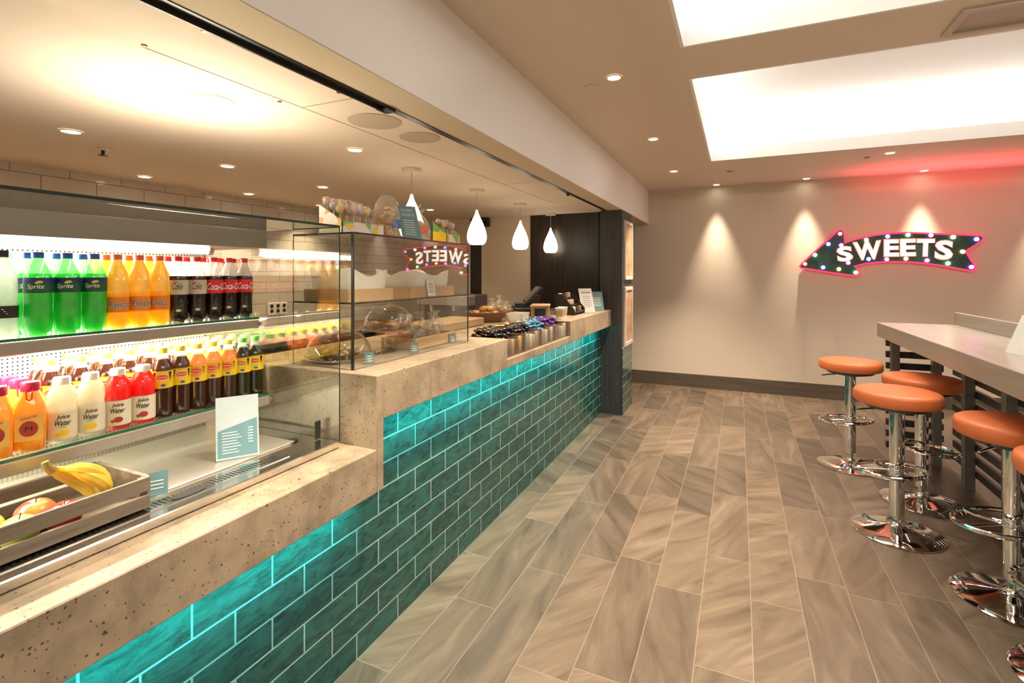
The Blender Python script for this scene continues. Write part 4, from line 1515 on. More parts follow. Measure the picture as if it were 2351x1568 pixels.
tr = thing('wooden_tray', 'pale wooden tray box of wrapped cakes inside the glass case', 'tray', (-1.55, 2.24, WZ))
M['palewood'] = wood_mat('pale_tray_wood', (0.42, 0.25, 0.10), (0.58, 0.38, 0.18), 0.45, 'Y')
MB().box(-0.10, 0.10, -0.19, 0.19, 0.004, 0.012).build('base', M['palewood'], tr)
for s in (-1, 1):
    MB().bbox(s * 0.10 - 0.006, s * 0.10 + 0.006, -0.196, 0.196, 0.002, 0.058, 0.002).build('side_board', M['palewood'], tr)
    MB().bbox(-0.094, 0.094, s * 0.19 - 0.006, s * 0.19 + 0.006, 0.002, 0.058, 0.002).build('end_board', M['palewood'], tr)
TZ = WZ + 0.0125
for k, (x, y) in enumerate(((-1.595, 2.14), (-1.505, 2.14))):
    crinkle_bag('cake_pack', ('rear' if k == 0 else 'front') + ' brown film-wrapped cake pack at the left end of the wooden tray', (x, y, TZ), 0.038, 0.055, 0.085, 'wrapped cakes in the wooden tray', 'choc', 4, False)
for k, (x, y, s) in enumerate(((-1.595, 2.29, 'rear'), (-1.505, 2.28, 'front'), (-1.55, 2.38, 'rightmost'))):
    crinkle_bag('cookie_bag', s + ' clear gathered bag of pale biscuits in the wooden tray', (x, y, TZ), 0.04, 0.048, 0.16, 'biscuit bags in the wooden tray', 'crust2', 7, True)
for k, (x, y, lab) in enumerate(((-1.405, 1.665, 'in front of the wide glass dome'), (-1.405, 1.985, 'in front of the cake stand'), (-1.42, 2.36, 'at the right end of the wooden tray'))):
    card('price_card', 'small slate price card ' + lab + ' in the glass case', (x, y, WZ), math.radians(62), 0.042, 0.052, 0.3, [M['carddark'], M['print']], [(-0.25, 0.25, 0.62 - 0.2 * q, 0.05) for q in range(3)], None, False, 'sign')

# ------------------------------------------------------------------ snack bins let into the worktop front
BINC = [('tan', (0.50, 0.28, 0.10)), ('black', (0.018, 0.014, 0.013)), ('brown', (0.10, 0.045, 0.02)), ('steelblue', (0.06, 0.20, 0.36)), ('violet', (0.09, 0.02, 0.20)), ('cream', (0.60, 0.52, 0.42)), ('rose', (0.24, 0.13, 0.11)), ('slate', (0.26, 0.27, 0.29))]
WR = {n: plain('wrapper_' + n, c, 0.25, 0.3, var=0.25, scale=60) for n, c in BINC}
nb = 4
bw = (NY1 - NY0 - 0.02) / nb
names = ['nearest', 'second', 'third', 'farthest']
binc = [('black', 'brown'), ('black', 'tan'), ('steelblue', 'tan'), ('violet', 'steelblue')]
for k in range(nb):
    y0 = NY0 + 0.008 + k * bw
    y1 = y0 + bw - 0.010
    t = thing('snack_bin', f'{names[k]} clear-fronted snack bin let into the stone worktop front', 'bin', (-1.365, (y0 + y1) / 2, 0.9808), 0, 'snack bins in the worktop')
    hy = (y1 - y0) / 2
    mb = MB()
    mb.box(-0.125, 0.12, -hy, hy, 0, 0.005)
    mb.box(-0.13, -0.125, -hy, hy, 0, 0.115)
    for s in (-1, 1):
        mb.box(-0.125, 0.125, s * hy - 0.0025, s * hy + 0.0025, 0.005, 0.115)
    mb.build('tray', wood_mat('walnut_bin', (0.10, 0.05, 0.03), (0.17, 0.09, 0.05), 0.45, 'Z') if 'wb' not in M else M['wb'], t)
    mb = MB()
    mb.box(0.118, 0.124, -hy + 0.003, hy - 0.003, 0.003, 0.118)
    mb.build('front_pane', M['glass'], t, 0)
    cn = {'black': 'black-wrapped', 'tan': 'tan-wrapped', 'steelblue': 'blue-wrapped', 'violet': 'violet-wrapped'}[binc[k][0]]
    c2n = {'black': 'black-wrapped', 'brown': 'brown-wrapped', 'tan': 'tan-wrapped', 'steelblue': 'blue-wrapped'}[binc[k][1]]
    # bars standing against the front pane, then loose ones heaped on top
    nfr = 5
    for q in range(nfr):
        yy = y0 + 0.030 + (y1 - y0 - 0.060) * q / (nfr - 1)
        mb = MB()
        mb.bbox(-0.008, 0.008, -0.021, 0.021, 0.0, (0.085, 0.10, 0.092)[q % 3], 0.005)
        c = WR[(('rose', 'rose', 'tan', 'brown', 'tan'), ('slate', 'slate', 'cream', 'tan', 'slate'), ('tan', 'slate', 'cream', 'brown', 'cream'), ('cream', 'brown', 'slate', 'cream', 'cream'))[k][q]]
        o = mb.build('snack_bar', c, None, 80, (-1.365 + 0.103, yy, 0.9865))
        o.rotation_euler = (random.uniform(-0.10, 0.10), 0, random.uniform(-0.08, 0.08))
        tag(o, f'upright wrapped bar behind the clear pane of the {names[k]} snack bin', 'snack', f'upright bars in the {names[k]} snack bin')
    for lay in range(4):
        for q in range(8):
            mb = MB()
            mb.bbox(-0.042, 0.042, -0.021, 0.021, -0.010, 0.010, 0.0095)
            cc = binc[k][0] if (q + lay) % 4 else binc[k][1]
            yy = y0 + 0.030 + (y1 - y0 - 0.060) * q / 7
            o = mb.build('snack_bar', WR[cc], None, 80, (-1.430 + 0.085 * ((q + lay) % 2) - 0.008 * lay, yy, 1.049 + 0.026 * lay))
            o.rotation_euler = (random.uniform(-.3, .3), random.uniform(-.2, .3), random.uniform(-.7, .7))
            tag(o, f'{cn if cc == binc[k][0] else c2n} bar heaped loose in the {names[k]} snack bin', 'snack', f'loose {cc} bars in the {names[k]} snack bin')
    # packing that the heap rests on
    mb = MB()
    mb.bbox(-0.12, 0.09, -hy + 0.004, hy - 0.004, 0.0052, 0.056, 0.004)
    mb.build('liner', M['kraft'], t)

# ------------------------------------------------------------------ far end of the counter
bk = thing('wicker_basket', 'brown wicker basket heaped with muffins on the stone worktop', 'basket', (-1.84, 3.56, WZ))
mb = MB()
mb.lathe([(0.12, 0.0), (0.125, 0.01), (0.15, 0.055), (0.158, 0.07), (0.150, 0.072), (0.12, 0.015), (0.0, 0.012)], 36, wob=lambda r, a, z: r * (1 + 0.012 * math.sin(18 * a + 220 * z)))
rim = MB()
rim.tube([(0.156 * math.cos(2 * PI * q / 40), 0.156 * math.sin(2 * PI * q / 40), 0.071 + 0.003 * (q % 2)) for q in range(40)], 0.007, 7, True)
rim.build('rim', plain('wicker_rim', (0.20, 0.10, 0.045), 0.6), bk)
mb.build('bowl', wood_mat('wicker', (0.16, 0.08, 0.035), (0.30, 0.17, 0.08), 0.6, 'X', 2.0), bk)
for k in range(9):
    a = 2 * PI * k / 6
    r = 0.085 if k < 6 else 0.035
    if k >= 6:
        a = 2 * PI * k / 3 + 0.4
    muffin((-1.84 + r * math.cos(a), 3.56 + r * math.sin(a), WZ + (0.022 if k < 6 else 0.062)), 'golden muffin heaped in the wicker basket', 'muffins in the wicker basket', 0.95, 'crust' if k % 3 else 'crust2')
tp = thing('folded_carton', 'open white card carton on the worktop behind the snack bins', 'box', (-1.62, 3.70, WZ))
mb = MB()
for s in (-1, 1):
    mb.prism([(-0.07, 0.0), (0.07, 0.0), (0.10, 0.065), (-0.10, 0.065)], lambda a, b, d: (d, a, b), s * 0.06, s * 0.057)
    mb.prism([(-0.06, 0.0), (0.06, 0.0), (0.07, 0.065), (-0.07, 0.065)], lambda a, b, d: (a, d, b), s * 0.072, s * 0.069)
mb.box(-0.058, 0.058, -0.07, 0.07, 0, 0.003)
mb.build('carton', M['paper'], tp, 0)
for k, (x, y, h) in enumerate(((-1.90, 3.79, 0.17), (-1.78, 3.83, 0.15), (-1.90, 3.93, 0.19))):
    crinkle_bag('cookie_bag', ('first', 'second', 'third')[k] + ' clear gathered bag of biscuits between the muffin basket and the till', (x, y, WZ), 0.052, 0.052, h, 'biscuit bags by the till', ('crust2', 'crust', 'crust2')[k], 7, True)

till = thing('cash_register', 'black cash register with a tilted screen and printer on the worktop', 'till', (-1.78, 4.27, WZ), math.radians(-62))
MB().bbox(-0.19, 0.19, -0.13, 0.15, 0, 0.075, 0.008).build('base', M['black'], till)
mb = MB()
mb.prism([(-0.06, 0.0), (0.10, 0.0), (0.12, 0.10), (0.04, 0.11)], lambda a, b, d: (d, a, 0.075 + b), -0.06, 0.06)
mb.build('neck', M['black'], till)
mb = MB()
mb.T = Matrix.Translation((0, 0.02, 0.155)) @ Matrix.Rotation(-0.75, 4, 'X')
mb.bbox(-0.17, 0.17, -0.012, 0.014, -0.06, 0.14, 0.006)
scn = mb.build('screen_housing', M['black'], till)
mb = MB()
mb.T = Matrix.Translation((0, 0.02, 0.155)) @ Matrix.Rotation(-0.75, 4, 'X')
mb.box(-0.155, 0.155, -0.0135, -0.012, -0.045, 0.125)
mb.build('screen', plain('grey_screen', (0.06, 0.065, 0.065), 0.15), scn)
mb = MB()
mb.bbox(0.07, 0.17, -0.12, -0.02, 0.0755, 0.12, 0.005)
mb.build('printer', M['black'], till)


def cup(loc, label, lid=False):
    t = thing('paper_cup', label, 'cup', loc, 0, 'paper cups by the till')
    MB().lathe([(0.029, 0.0), (0.030, 0.004), (0.040, 0.092), (0.042, 0.095), (0.040, 0.097), (0.030, 0.010), (0.0, 0.008)], 28).build('cup', M['paper'], t)
    MB().lathe([(0.0335, 0.026), (0.0393, 0.074)], 28, cap=False).build('sleeve', M['kraft'], t)


cup((-1.345, 3.93, WZ), 'paper cup with a brown sleeve in front of the till, nearer the snack bins')
cup((-1.36, 4.05, WZ), 'paper cup with a brown sleeve in front of the till, nearer the snack rack')
tg = thing('sandwich_board', 'small flat wooden serving board on feet in front of the till', 'board', (-1.51, 3.97, WZ), 0.3)
MB().bbox(-0.10, 0.06, -0.12, 0.12, 0.100, 0.118, 0.004).build('board', M['palewood'], tg)
for sx in (-0.085, 0.045):
    for sy in (-0.1, 0.1):
        MB().cyl((sx, sy, 0.0), (sx, sy, 0.101), 0.007, n=8).build('leg', M['palewood'], tg)

rk = thing('snack_rack', 'stepped black wire snack rack with pale packets on the worktop', 'rack', (-1.45, 4.52, WZ))
for lv in range(3):
    z = 0.012 + lv * 0.062
    x = 0.065 - lv * 0.055
    mb = MB()
    mb.box(x - 0.03, x + 0.03, -0.16, 0.16, z, z + 0.004)
    mb.box(x + 0.026, x + 0.03, -0.16, 0.16, z, z + 0.022)
    mb.build('tier', M['black'], rk)
for s in (-1, 1):
    mb = MB()
    mb.prism([(-0.09, 0.0), (0.10, 0.0), (0.10, 0.05), (-0.02, 0.19), (-0.09, 0.19)], lambda a, b, d: (a, d, b), s * 0.16, s * 0.163)
    mb.build('side_plate', M['black'], rk)
for lv in range(3):
    for q in range(5):
        z = WZ + 0.0165 + lv * 0.062
        x = -1.45 + 0.062 - lv * 0.055
        mb = MB()
        mb.bbox(-0.012, 0.012, -0.024, 0.024, 0, 0.058, 0.005)
        cc = ('cream', 'brown', 'cream', 'tan', 'black')[(q * 2 + lv) % 5]
        o = mb.build('snack_packet', WR[cc], None, 0, (x, 4.52 - 0.124 + 0.062 * q, z))
        o.rotation_euler = (0, -0.08, random.uniform(-.1, .1))
        tag(o, f'{ORD[q] if q else "nearest"} packet on the {("bottom", "middle", "top")[lv]} step of the black snack rack', 'snack', 'packets in the snack rack')
card('menu_card', 'tall pale menu card leaning back at the far end of the worktop', (-1.32, 4.72, WZ), math.radians(42), 0.14, 0.25, 0.38,
     [plain('grey_menu_card', (0.42, 0.38, 0.36), 0.3), M['carddark']], [(-0.36, 0.36, 0.80, 0.06)] + [(-0.3, 0.3, 0.66 - 0.08 * k, 0.02) for k in range(6)])
card('menu_card', 'dark teal menu card behind the pale one at the far end of the worktop', (-1.30, 5.0, WZ), math.radians(35), 0.13, 0.205, 0.35,
     [M['carddark'], M['print']], [(-0.3, 0.3, 0.66 - 0.08 * k, 0.02) for k in range(6)])

# ------------------------------------------------------------------ back counter, coffee machine, switches
bc = thing('low_sideboard', 'dark low back counter with a pale top along the tiled wall', 'cabinet', (0, 0, 0))
MB().box(XL + 0.002, -3.32, -1.0, 4.72, 0.0, 0.90).build('cabinet', M['darkwood'], bc)
MB().bbox(XL + 0.002, -3.29, -1.0, 4.72, 0.90, 0.94, 0.003).build('top', plain('brown_laminate', (0.16, 0.105, 0.065), 0.4), bc)
for k in range(5):
    MB().bbox(-3.3195, -3.304, -0.95 + k * 1.13, 0.14 + k * 1.13, 0.08, 0.88, 0.003).build('door', M['darkwood'], bc)
be = thing('machine_counter', 'dark counter under the coffee machine against the partition', 'cabinet', (0, 0, 0))
MB().box(XL + 0.002, -2.42, 4.74, YP - 0.002, 0.0, 0.86).build('cabinet', M['darkwood'], be)
MB().bbox(XL + 0.002, -2.40, 4.73, YP - 0.002, 0.86, 0.90, 0.003).build('top', M['black'], be)
cm = thing('coffee_machine', 'dark grey coffee machine with steel panels behind the glass case', 'coffee machine', (-3.02, 5.0, 0.9008))
MB().bbox(-0.36, 0.33, -0.05, 0.25, 0.0, 0.34, 0.012).build('body', plain('grey_machine_body', (0.14, 0.115, 0.11), 0.35), cm)
MB().bbox(-0.36, 0.33, -0.22, -0.05, 0.0, 0.045, 0.006).build('drip_tray', M['brushed'], cm)
MB().bbox(-0.36, 0.33, -0.20, -0.0495, 0.22, 0.33, 0.008).build('group_head', plain('pale_machine_panel', (0.33, 0.28, 0.26), 0.3), cm)
for x in (-0.18, 0.12):
    MB().cyl((x, -0.14, 0.16), (x, -0.14, 0.221), 0.035, n=16).build('spout', M['chrome'], cm)
for k, (x, y) in enumerate(((-3.72, 4.98), (-3.60, 4.96))):
    t = thing('white_mug', ('left' if k == 0 else 'right') + ' white mug left of the coffee machine', 'mug', (x, y, 0.9008), -1.2, 'mugs by the coffee machine')
    MB().lathe([(0.033, 0.0), (0.040, 0.01), (0.041, 0.09), (0.037, 0.09), (0.034, 0.012), (0.0, 0.010)], 24).build('body', M['paper'], t)
    MB().tube([(0.040, 0, 0.075), (0.062, 0, 0.070), (0.066, 0, 0.045), (0.058, 0, 0.025), (0.040, 0, 0.020)], 0.005, 8).build('handle', M['paper'], t)
sw = thing('socket_panel', 'white socket panel with six dark round outlets on the tiled wall', 'socket', (XL, 3.42, 1.15))
MB().bbox(0.0005, 0.010, -0.11, 0.11, -0.055, 0.055, 0.003).build('plate', M['paper'], sw)
for a in range(3):
    for b in range(2):
        o = MB().cyl((0.0101, -0.07 + 0.07 * a, -0.025 + 0.05 * b), (0.016, -0.07 + 0.07 * a, -0.025 + 0.05 * b), 0.017, n=14).build('outlet', M['black'], sw)
cc = thing('wall_camera', 'small dark wedge-shaped camera high on the cream partition', 'camera', (-2.76, YP, 2.09))
mb = MB()
mb.prism([(0, 0.055), (0, -0.04), (-0.02, -0.05), (-0.09, 0.05)], lambda a, b, d: (d, a, b), -0.045, 0.045)
mb.build('housing', M['black'], cc)
MB().cyl((0, -0.055, -0.012), (0, -0.066, -0.022), 0.014, n=14).build('lens', plain('lens_glass', (0.02, 0.02, 0.03), 0.05), cc)

# ------------------------------------------------------------------ pendants
pnames = ['nearest', 'second', 'third', 'farthest']
pp = None
for k in range(4):
    loc = (-1.91, 2.66 + 0.878 * k - (0.03 if k == 3 else 0), ZL)
    lab = f'{pnames[k]} white teardrop glass pendant lamp hanging over the counter'
    if pp is None:
        pp = thing('pendant_lamp', lab, 'lamp', loc, 0, 'teardrop pendant lamps')
        MB().lathe([(0.058, -0.022), (0.060, -0.018), (0.060, -0.001)], 28).build('ceiling_rose', M['trimw'], pp)
        MB().cyl((0, 0, -0.165), (0, 0, -0.02), 0.003, n=8).build('cord', plain('beige_cord', (0.5, 0.4, 0.28), 0.5), pp)
        MB().lathe([(0.048, -0.438), (0.056, -0.436), (0.072, -0.418), (0.079, -0.39), (0.078, -0.36), (0.069, -0.32), (0.052, -0.275), (0.034, -0.235), (0.020, -0.205), (0.012, -0.185), (0.009, -0.17), (0.006, -0.162)], 32).build('shade', M['pend'], pp, 60)
    else:
        dup(pp, loc, 0, lab)

# ------------------------------------------------------------------ recessed downlights


def downlight(loc, label, group, r=0.034):
    t = thing('recessed_downlight', label, 'downlight', loc, 0, group)
    MB().lathe([(r + 0.012, -0.001), (r + 0.012, -0.004), (r + 0.004, -0.006), (r, -0.003)], 24, cap=False).build('trim_ring', M['trimw'], t)
    MB().lathe([(0.0, -0.0015), (r + 0.002, -0.0015)], 24, cap=False).build('lens', M['downlens'], t)


_dl = {}


def place_dl(kind, x, y, z, label, group, power, color=WARM, spot=100, blend=0.8, tgt=None, r=0.034):
    if kind not in _dl:
        downlight((x, y, z), label, group, r)
        _dl[kind] = [o for o in COL.objects if o.get('label') == label][0]
    else:
        dup(_dl[kind], (x, y, z), 0, label, group)
    lamp('downlight_beam', 'SPOT', (x, y, z - 0.015), power, color, tgt or (x, y, 0), spot_size=math.radians(spot), spot_blend=blend, shadow_soft_size=0.03)


MAIN = [(-0.645, 2.83, 'nearest'), (-0.645, 4.265, 'second nearest'), (-0.645, 5.70, 'farthest')]
for x, y, n in MAIN:
    place_dl('m', x, y, ZC, f'{n} recessed downlight in the main ceiling beside the bulkhead', 'main ceiling downlights', 150, WARM2, 84)
place_dl('m', -0.645, 1.4, ZC, 'recessed downlight in the main ceiling beside the bulkhead, above the chiller', 'main ceiling downlights', 150, WARM2, 84)
for x, n in ((-0.255, 'left'), (0.725, 'middle'), (1.83, 'right'), (2.9, 'far right')):
    place_dl('m', x, 6.785, ZC, f'{n} recessed downlight close to the far wall', 'far wall downlights', 120, WARM2, 46, 1.0, (x, 6.68, 0))
place_dl('m', 1.275, 5.66, ZC, 'recessed downlight in the red-lit ceiling before the sign', 'main ceiling downlights', 30, WARM2, 90)
LOW = [(-2.86, 1.29), (-2.9, 2.11), (-1.887, 2.114), (-3.735, 2.104), (-3.75, 2.92), (-2.93, 2.924), (-3.736, 3.696), (-2.95, 4.434), (-2.9, 0.45), (-3.74, 1.25)]
lown = ['over the back counter gap, nearest on the left', 'in the middle row of the low ceiling, above the chiller end', 'in the low ceiling near the shutter track', 'close to the tiled wall, second from the left',
        'close to the tiled wall, third from the left', 'in the middle row of the low ceiling, behind the glass case', 'close to the tiled wall, behind the lollipop box', 'before the cream partition', 'in the low ceiling left of the chiller', 'close to the tiled wall at its left end']
for (x, y), n in zip(LOW, lown):
    place_dl('l', x, y, ZL, f'recessed downlight {n}', 'low ceiling downlights', 19, WARM, 110)
for x, y in ((-1.9, 3.0), (-1.9, 4.0)):
    lamp('counter_beam', 'SPOT', (x, y, ZL - 0.02), 16, WARM, (x + 0.2, y, 0), spot_size=math.radians(120), spot_blend=0.9, shadow_soft_size=0.08)
# large round recessed luminaire over the chiller
rl = thing('round_ceiling_light', 'larger round recessed light in the bright patch of the low ceiling', 'ceiling light', (-1.854, 1.286, ZL))
MB().lathe([(0.075, -0.001), (0.075, -0.005), (0.066, -0.007), (0.062, -0.003)], 32, cap=False).build('trim_ring', M['trimw'], rl)
MB().lathe([(0.0, -0.002), (0.063, -0.002)], 32, cap=False).build('lens', M['downlens'], rl)
# chiller lamps: the tube and the strip under the upper shelf
lamp('chiller_tube_beam', 'AREA', (-1.925, 0.50, 1.553), 11, (1.0, 0.88, 0.66), (-1.87, 0.50, 1.0), along=(0, 1, 0), shape='RECTANGLE', size=1.6, size_y=0.02)
lamp('chiller_shelf_beam', 'AREA', (-1.83, 0.54, 1.28), 10, (1.0, 0.90, 0.70), (-1.80, 0.54, 0.8), along=(0, 1, 0), shape='RECTANGLE', size=1.7, size_y=0.02)

# ------------------------------------------------------------------ small ceiling fittings


def disc_fitting(name, label, cat, loc, r, h, m, group=None):
    t = tag(MB().lathe([(r, -0.0005), (r, -h * 0.6), (r * 0.75, -h), (0.0, -h)], 24, cap=False).build(name, m, None, 40, loc), label, cat, group)


disc_fitting('smoke_detector', 'flat round ceiling plate beside the nearest main downlight', 'detector', (-0.80, 2.93, ZC), 0.05, 0.008, M['ceil'])
disc_fitting('ceiling_speaker', 'small dark round ceiling disc before the far wall, left of the sign', 'speaker', (-0.09, 5.95, ZC), 0.035, 0.006, plain('taupe_grille', (0.30, 0.20, 0.15), 0.6))
disc_fitting('ceiling_sensor', 'small dark round ceiling disc beside the red-lit downlight', 'sensor', (1.12, 5.78, ZC), 0.028, 0.006, plain('taupe_grille2', (0.30, 0.16, 0.14), 0.6))
M['tan_disc'] = plain('tan_ceiling_disc', (0.50, 0.40, 0.29), 0.8)  # for two thin discs slightly darker than the ceiling
disc_fitting('flush_disc', 'large flat round tan disc on the low ceiling nearer the chiller', 'speaker', (-1.46, 1.76, ZL), 0.115, 0.004, M['tan_disc'])
disc_fitting('flush_disc', 'large flat round tan disc on the low ceiling above the glass case', 'speaker', (-1.43, 2.06, ZL), 0.10, 0.004, M['tan_disc'])
sp = thing('sprinkler_head', 'small dark sprinkler head in the low ceiling near the tiled wall', 'sprinkler', (-3.12, 1.55, ZL))
MB().lathe([(0.030, -0.0005), (0.030, -0.004), (0.012, -0.008)], 18).build('rosette', M['trimw'], sp)
MB().lathe([(0.008, -0.008), (0.008, -0.030), (0.022, -0.034), (0.022, -0.037)], 14).build('head', M['black'], sp)
for k, (x, y, lab) in enumerate(((-1.345, 0.91, 'near the shutter track, left'), (-1.59, 0.895, 'at the left end of the panel joint'), (-1.345, 1.42, 'near the shutter track, right'), (-1.625, 1.40, 'at the right end of the panel joint'))):
    tag(MB().lathe([(0.008, -0.0003), (0.008, -0.004), (0.0, -0.005)], 12, cap=False).build('panel_screw', plain('brass_screw', (0.35, 0.22, 0.10), 0.4, 0.6), None, 40, (x, y, ZL)),
        'small screw head in the low ceiling ' + lab, 'screw', 'access panel screws')
ca = thing('air_grille', 'grey square air vent in the ceiling strip between the coffers', 'vent', (1.13, 2.83, ZC))
M['vent'] = plain('vent_grey', (0.55, 0.46, 0.38), 0.5)
mb = MB()
for x0, x1, y0, y1 in ((-0.27, 0.27, -0.13, -0.10), (-0.27, 0.27, 0.10, 0.13), (-0.27, -0.24, -0.10, 0.10), (0.24, 0.27, -0.10, 0.10)):
    mb.box(x0, x1, y0, y1, -0.016, -0.0005)
mb.build('frame', M['vent'], ca)
MB().box(-0.24, 0.24, -0.10, 0.10, -0.004, -0.0005).build('panel', plain('vent_panel', (0.46, 0.38, 0.32), 0.4), ca)

# ------------------------------------------------------------------ SWEETS arrow sign on the far wall
SC = 3.7332
CAMF = Vector((-math.sin(math.radians(24.35)), math.cos(math.radians(24.35)), 0))
CAMR = Vector((CAMF.y, -CAMF.x, 0))


def sw_pt(cx_, cy_, y=6.865):
    """a drawing coordinate of the sign laid on its plane on the far wall"""
    u, v = 1800 + cx_ / SC, 480 + cy_ / SC
    d = CAMF + CAMR * ((u - 1175.5) / 1150) + Vector((0, 0, 1)) * ((628 - v) / 1150)
    k = y / d.y
    return (d.x * k, 1.48 + d.z * k)


sg = thing('arrow_sign', 'curved dark arrow sign reading SWEETS with coloured bulbs on the far wall', 'sign', (1.5, YB, 1.70))
OX, OZ = 1.5, 1.70
out_px = [(135, 492), (150, 470), (455, 190), (478, 176), (500, 180), (516, 205), (522, 292), (600, 262), (700, 238), (800, 220), (900, 208), (1000, 203), (1100, 203), (1200, 207), (1300, 212), (1400, 215), (1500, 218), (1600, 222),
          (1690, 228), (1712, 245), (1700, 268), (1640, 312), (1556, 360), (1600, 430), (1644, 492), (1640, 522), (1610, 532), (1500, 512), (1400, 495), (1300, 478), (1200, 465), (1100, 457), (1000, 452), (900, 452), (800, 456), (700, 468), (604, 490),
          (645, 530), (650, 552), (632, 572), (600, 572), (500, 558), (400, 545), (250, 520), (145, 505)]
poly = [sw_pt(a, b) for a, b in out_px]
poly = [(a - OX, b - OZ) for a, b in poly]
M['signbody'] = plain('dark_green_sign_face', (0.012, 0.055, 0.035), 0.4)
mb = MB()
mb.prism(poly, lambda a, b, d: (a, d, b), -0.050, -0.012, 0)
mb.build('body', M['signbody'], sg, 0)
mb = MB()
mb.prism([(a * 0.8, b * 0.5) for a, b in ((-0.5, -0.15), (0.6, -0.05), (0.6, 0.15), (-0.5, 0.05))], lambda a, b, d: (a, d, b), -0.013, -0.0005, 0)
mb.build('wall_bracket', M['black'], sg, 0)
mb = MB()
mb.tube([(a, -0.052, b) for a, b in poly], 0.0085, 8, True)
mb.build('neon_edge', emis('lit_red_edge', (1.0, 0.02, 0.06), 1.7), sg)
LIT = emis('lit_letter', (1.0, 0.80, 0.70), 2.6)
LEDGE = emis('lit_letter_rim', (1.0, 0.18, 0.10), 1.0)
for ch_, x0, x1, y0, y1, rot in (('S', 455, 588, 322, 446, 0.10), ('W', 598, 836, 280, 432, 0.07), ('E', 857, 986, 262, 405, 0.0), ('E', 997, 1130, 257, 402, 0.0), ('T', 1138, 1290, 257, 405, -0.03), ('S', 1295, 1450, 270, 432, -0.06)):
    a0, b1 = sw_pt(x0, y0)
    a1, b0 = sw_pt(x1, y1)
    cx_, cz_, w_, h_ = (a0 + a1) / 2 - OX, (b0 + b1) / 2 - OZ, (a1 - a0), (b1 - b0)
    cr_, sr_ = math.cos(rot), math.sin(rot)
    mb = MB()
    f = lambda y_: (lambda x, z: (cx_ + x * cr_ - z * sr_, y_, cz_ + x * sr_ + z * cr_))
    mb.text(ch_, w_ * 1.06, h_ * 1.06, f(-0.0515), 1, 0, 0.05)
    mb.text(ch_, w_ * 0.95, h_ * 0.95, f(-0.0535), 0, 0, 0.03)
    mb.build('letter', [LIT, LEDGE], sg, 0)
BC = {'w': (1, 0.85, 0.8), 'b': (0.12, 0.22, 1.0), 'g': (0.25, 1.0, 0.35), 'p': (0.75, 0.12, 1.0), 'o': (1.0, 0.35, 0.12), 'm': (1.0, 0.1, 0.7), 'y': (1.0, 0.95, 0.6), 'r': (1.0, 0.08, 0.06)}
BM = {k: emis('lit_bulb_' + k, c, 7.0) for k, c in BC.items()}
BULBS = [(180, 470, 'r'), (265, 393, 'g'), (380, 300, 'b'), (480, 212, 'r'), (490, 310, 'p'), (335, 500, 'b'), (470, 515, 'o'), (615, 543, 'g'), (550, 460, 'm'), (705, 264, 'o'), (888, 235, 'b'), (1063, 222, 'g'), (1258, 224, 'p'),
         (1450, 240, 'y'), (1650, 258, 'b'), (1530, 365, 'o'), (1605, 497, 'p'), (1405, 465, 'g'), (1225, 440, 'm'), (1045, 425, 'o'), (880, 430, 'm'), (725, 428, 'b')]
for bx, by, k in BULBS:
    a, b = sw_pt(bx, by)
    mb = MB()
    mb.sphere((a - OX, -0.060, b - OZ), 0.021, 14, 8)
    mb.build('bulb', BM[k], sg)
# the sign's own coloured light on ceiling, wall and bar
lamp('sign_glow', 'AREA', (2.0, 6.62, 2.10), 3.4, (1.0, 0.05, 0.09), (2.0, 6.50, 2.6), along=(1, 0, 0), shape='RECTANGLE', size=1.5, size_y=0.04, spread=math.radians(125))

# ------------------------------------------------------------------ bar
BZ = 1.08
bar = thing('bar_table', 'long grey oak bar table with dark slatted legs on the right', 'table', (1.3, 4.0, 0))
mb = MB()
mb.bbox(1.035 - 1.3, 1.565 - 1.3, -1.2 - 4.0, 4.985 - 4.0, BZ - 0.112, BZ, 0.003)
mb.build('top', M['barwood'], bar)
mb = MB()
mb.bbox(1.545 - 1.3, 1.575 - 1.3, -1.2 - 4.0, 5.03 - 4.0, BZ, BZ + 0.095, 0.002)
mb.build('upstand', M['barwood'], bar)
# end frame of horizontal slats
for k in range(10):
    z = 0.925 - k * 0.09
    if z < 0.1:
        break
    MB().bbox(1.075 - 1.3, 1.44 - 1.3, 0.885, 0.915, z - 0.025, z + 0.025, 0.002).build('slat', M['slat'], bar)
for x in (1.125, 1.385):
    MB().bbox(x - 0.028 - 1.3, x + 0.028 - 1.3, 0.83, 0.884, 0.0, BZ - 0.113, 0.003).build('post', M['slatpost'], bar)
# long screen of slats with posts
for k in range(10):
    z = 0.925 - k * 0.09
    if z < 0.1:
        break
    MB().bbox(1.465 - 1.3, 1.495 - 1.3, -5.1, 0.80, z - 0.025, z + 0.025, 0.002).build('slat', M['slat'], bar)
for y in (4.42, 3.84, 3.26, 2.68, 2.1, 1.4, 0.7):
    MB().bbox(1.405 - 1.3, 1.464 - 1.3, y - 0.03 - 4, y + 0.03 - 4, 0.0, BZ - 0.113, 0.003).build('post', M['slatpost'], bar)
mb = MB()
mb.prism([(-0.075, 0), (-0.072, 0), (0.0, 0.185), (0.072, 0), (0.075, 0), (0.004, 0.19), (-0.004, 0.19)], lambda a, b, d: (a, d, b), -0.15, 0.15)
wd = tag(mb.build('tent_card', M['paper'], None, 0, (1.33, 3.22, BZ + 0.0005)), 'white folded tent card standing on the grey bar top', 'sign')
wd.rotation_euler = (0, 0, math.radians(8))

# ------------------------------------------------------------------ stools


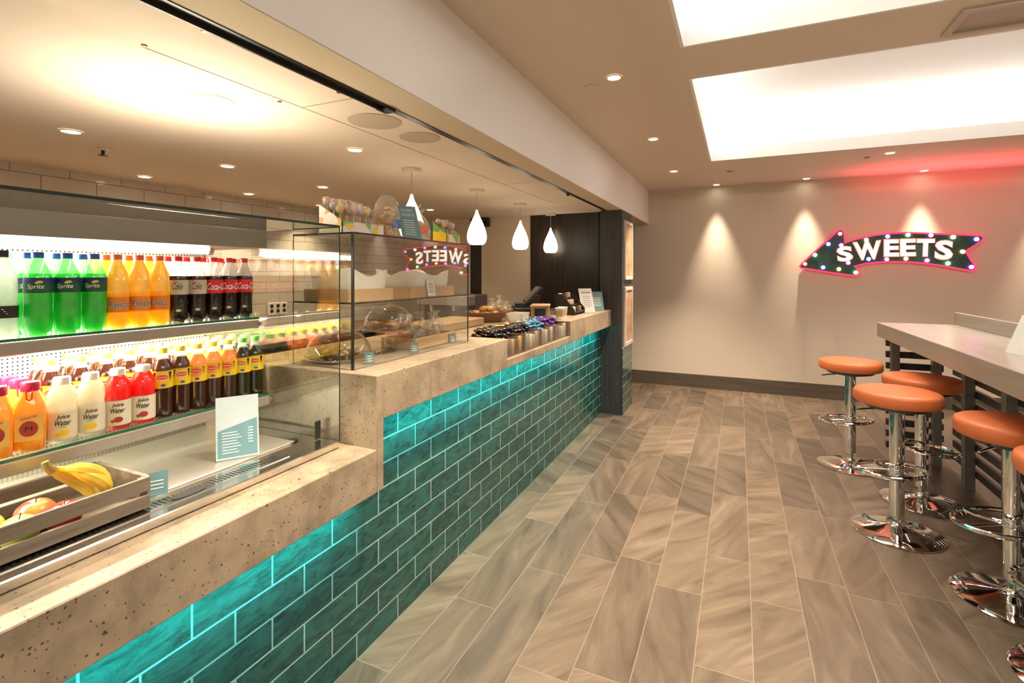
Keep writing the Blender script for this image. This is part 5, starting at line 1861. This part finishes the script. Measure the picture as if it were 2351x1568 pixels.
def stool():
    t = thing('bar_stool', 'x', 'stool', (0, 0, 0), 0, 'orange bar stools')
    MB().lathe([(0.0, 0.006), (0.215, 0.0), (0.222, 0.003), (0.222, 0.007), (0.210, 0.012), (0.15, 0.022), (0.085, 0.033), (0.045, 0.042), (0.030, 0.050), (0.024, 0.062)], 48).build('base', M['chrome'], t, 50)
    MB().lathe([(0.020, 0.048), (0.020, 0.105)], 24).build('gas_spring', M['chrome'], t)
    MB().lathe([(0.030, 0.098), (0.0365, 0.102), (0.0365, 0.70)], 28).build('column', M['chrome'], t)
    MB().lathe([(0.038, 0.335), (0.040, 0.338), (0.040, 0.362), (0.038, 0.365)], 24).build('collar', M['chrome'], t)
    mb = MB()
    pts = []
    for k in range(32):
        a = 2 * PI * k / 32
        pts.append((0.175 * math.cos(a) + 0.035, 0.165 * math.sin(a), 0.345 - 0.02 * math.cos(a)))
    mb.tube(pts, 0.0115, 10, True)
    mb.tube([(-0.036, 0, 0.35), (-0.075, 0, 0.357), (-0.135, 0, 0.364)], 0.010, 8)
    mb.tube([(0.036, 0.01, 0.345), (0.12, 0.06, 0.333), (0.165, 0.105, 0.331)], 0.008, 8)
    mb.tube([(0.036, -0.01, 0.345), (0.12, -0.06, 0.333), (0.165, -0.105, 0.331)], 0.008, 8)
    mb.build('footrest', M['chrome'], t)
    MB().lathe([(0.040, 0.69), (0.15, 0.715), (0.17, 0.735)], 32).build('seat_plate', M['black'], t)
    mb = MB()
    mb.tube([(0.05, 0.05, 0.705), (0.10, 0.12, 0.70), (0.13, 0.17, 0.695)], 0.005, 8)
    mb.build('lever', M['chrome'], t)
    MB().lathe([(0.0, 0.736), (0.180, 0.736), (0.200, 0.741), (0.208, 0.753), (0.210, 0.770), (0.209, 0.792), (0.204, 0.804), (0.192, 0.811), (0.15, 0.815), (0.0, 0.817)], 48).build('seat', M['orange'], t, 50)
    return t


ST = [(0.785, 4.60, 2.6, 'farthest from the camera, nearest the far wall'), (1.08, 4.05, 0.6, 'half under the bar edge behind the second slatted post'), (0.825, 3.52, 2.5, 'standing clear of the bar in the middle of the row'),
      (1.13, 2.99, 2.9, 'close to the bar edge on the right, nearer the camera'), (1.15, 2.47, 2.7, 'at the right picture edge, nearest the camera')]
s0 = stool()
for k, (x, y, r, lab) in enumerate(ST):
    lab = 'orange-seated chrome bar stool ' + lab
    if k == 0:
        s0.location = (x, y, 0)
        s0.rotation_euler = (0, 0, r)
        s0['label'] = lab
    else:
        dup(s0, (x, y, 0), r, lab)
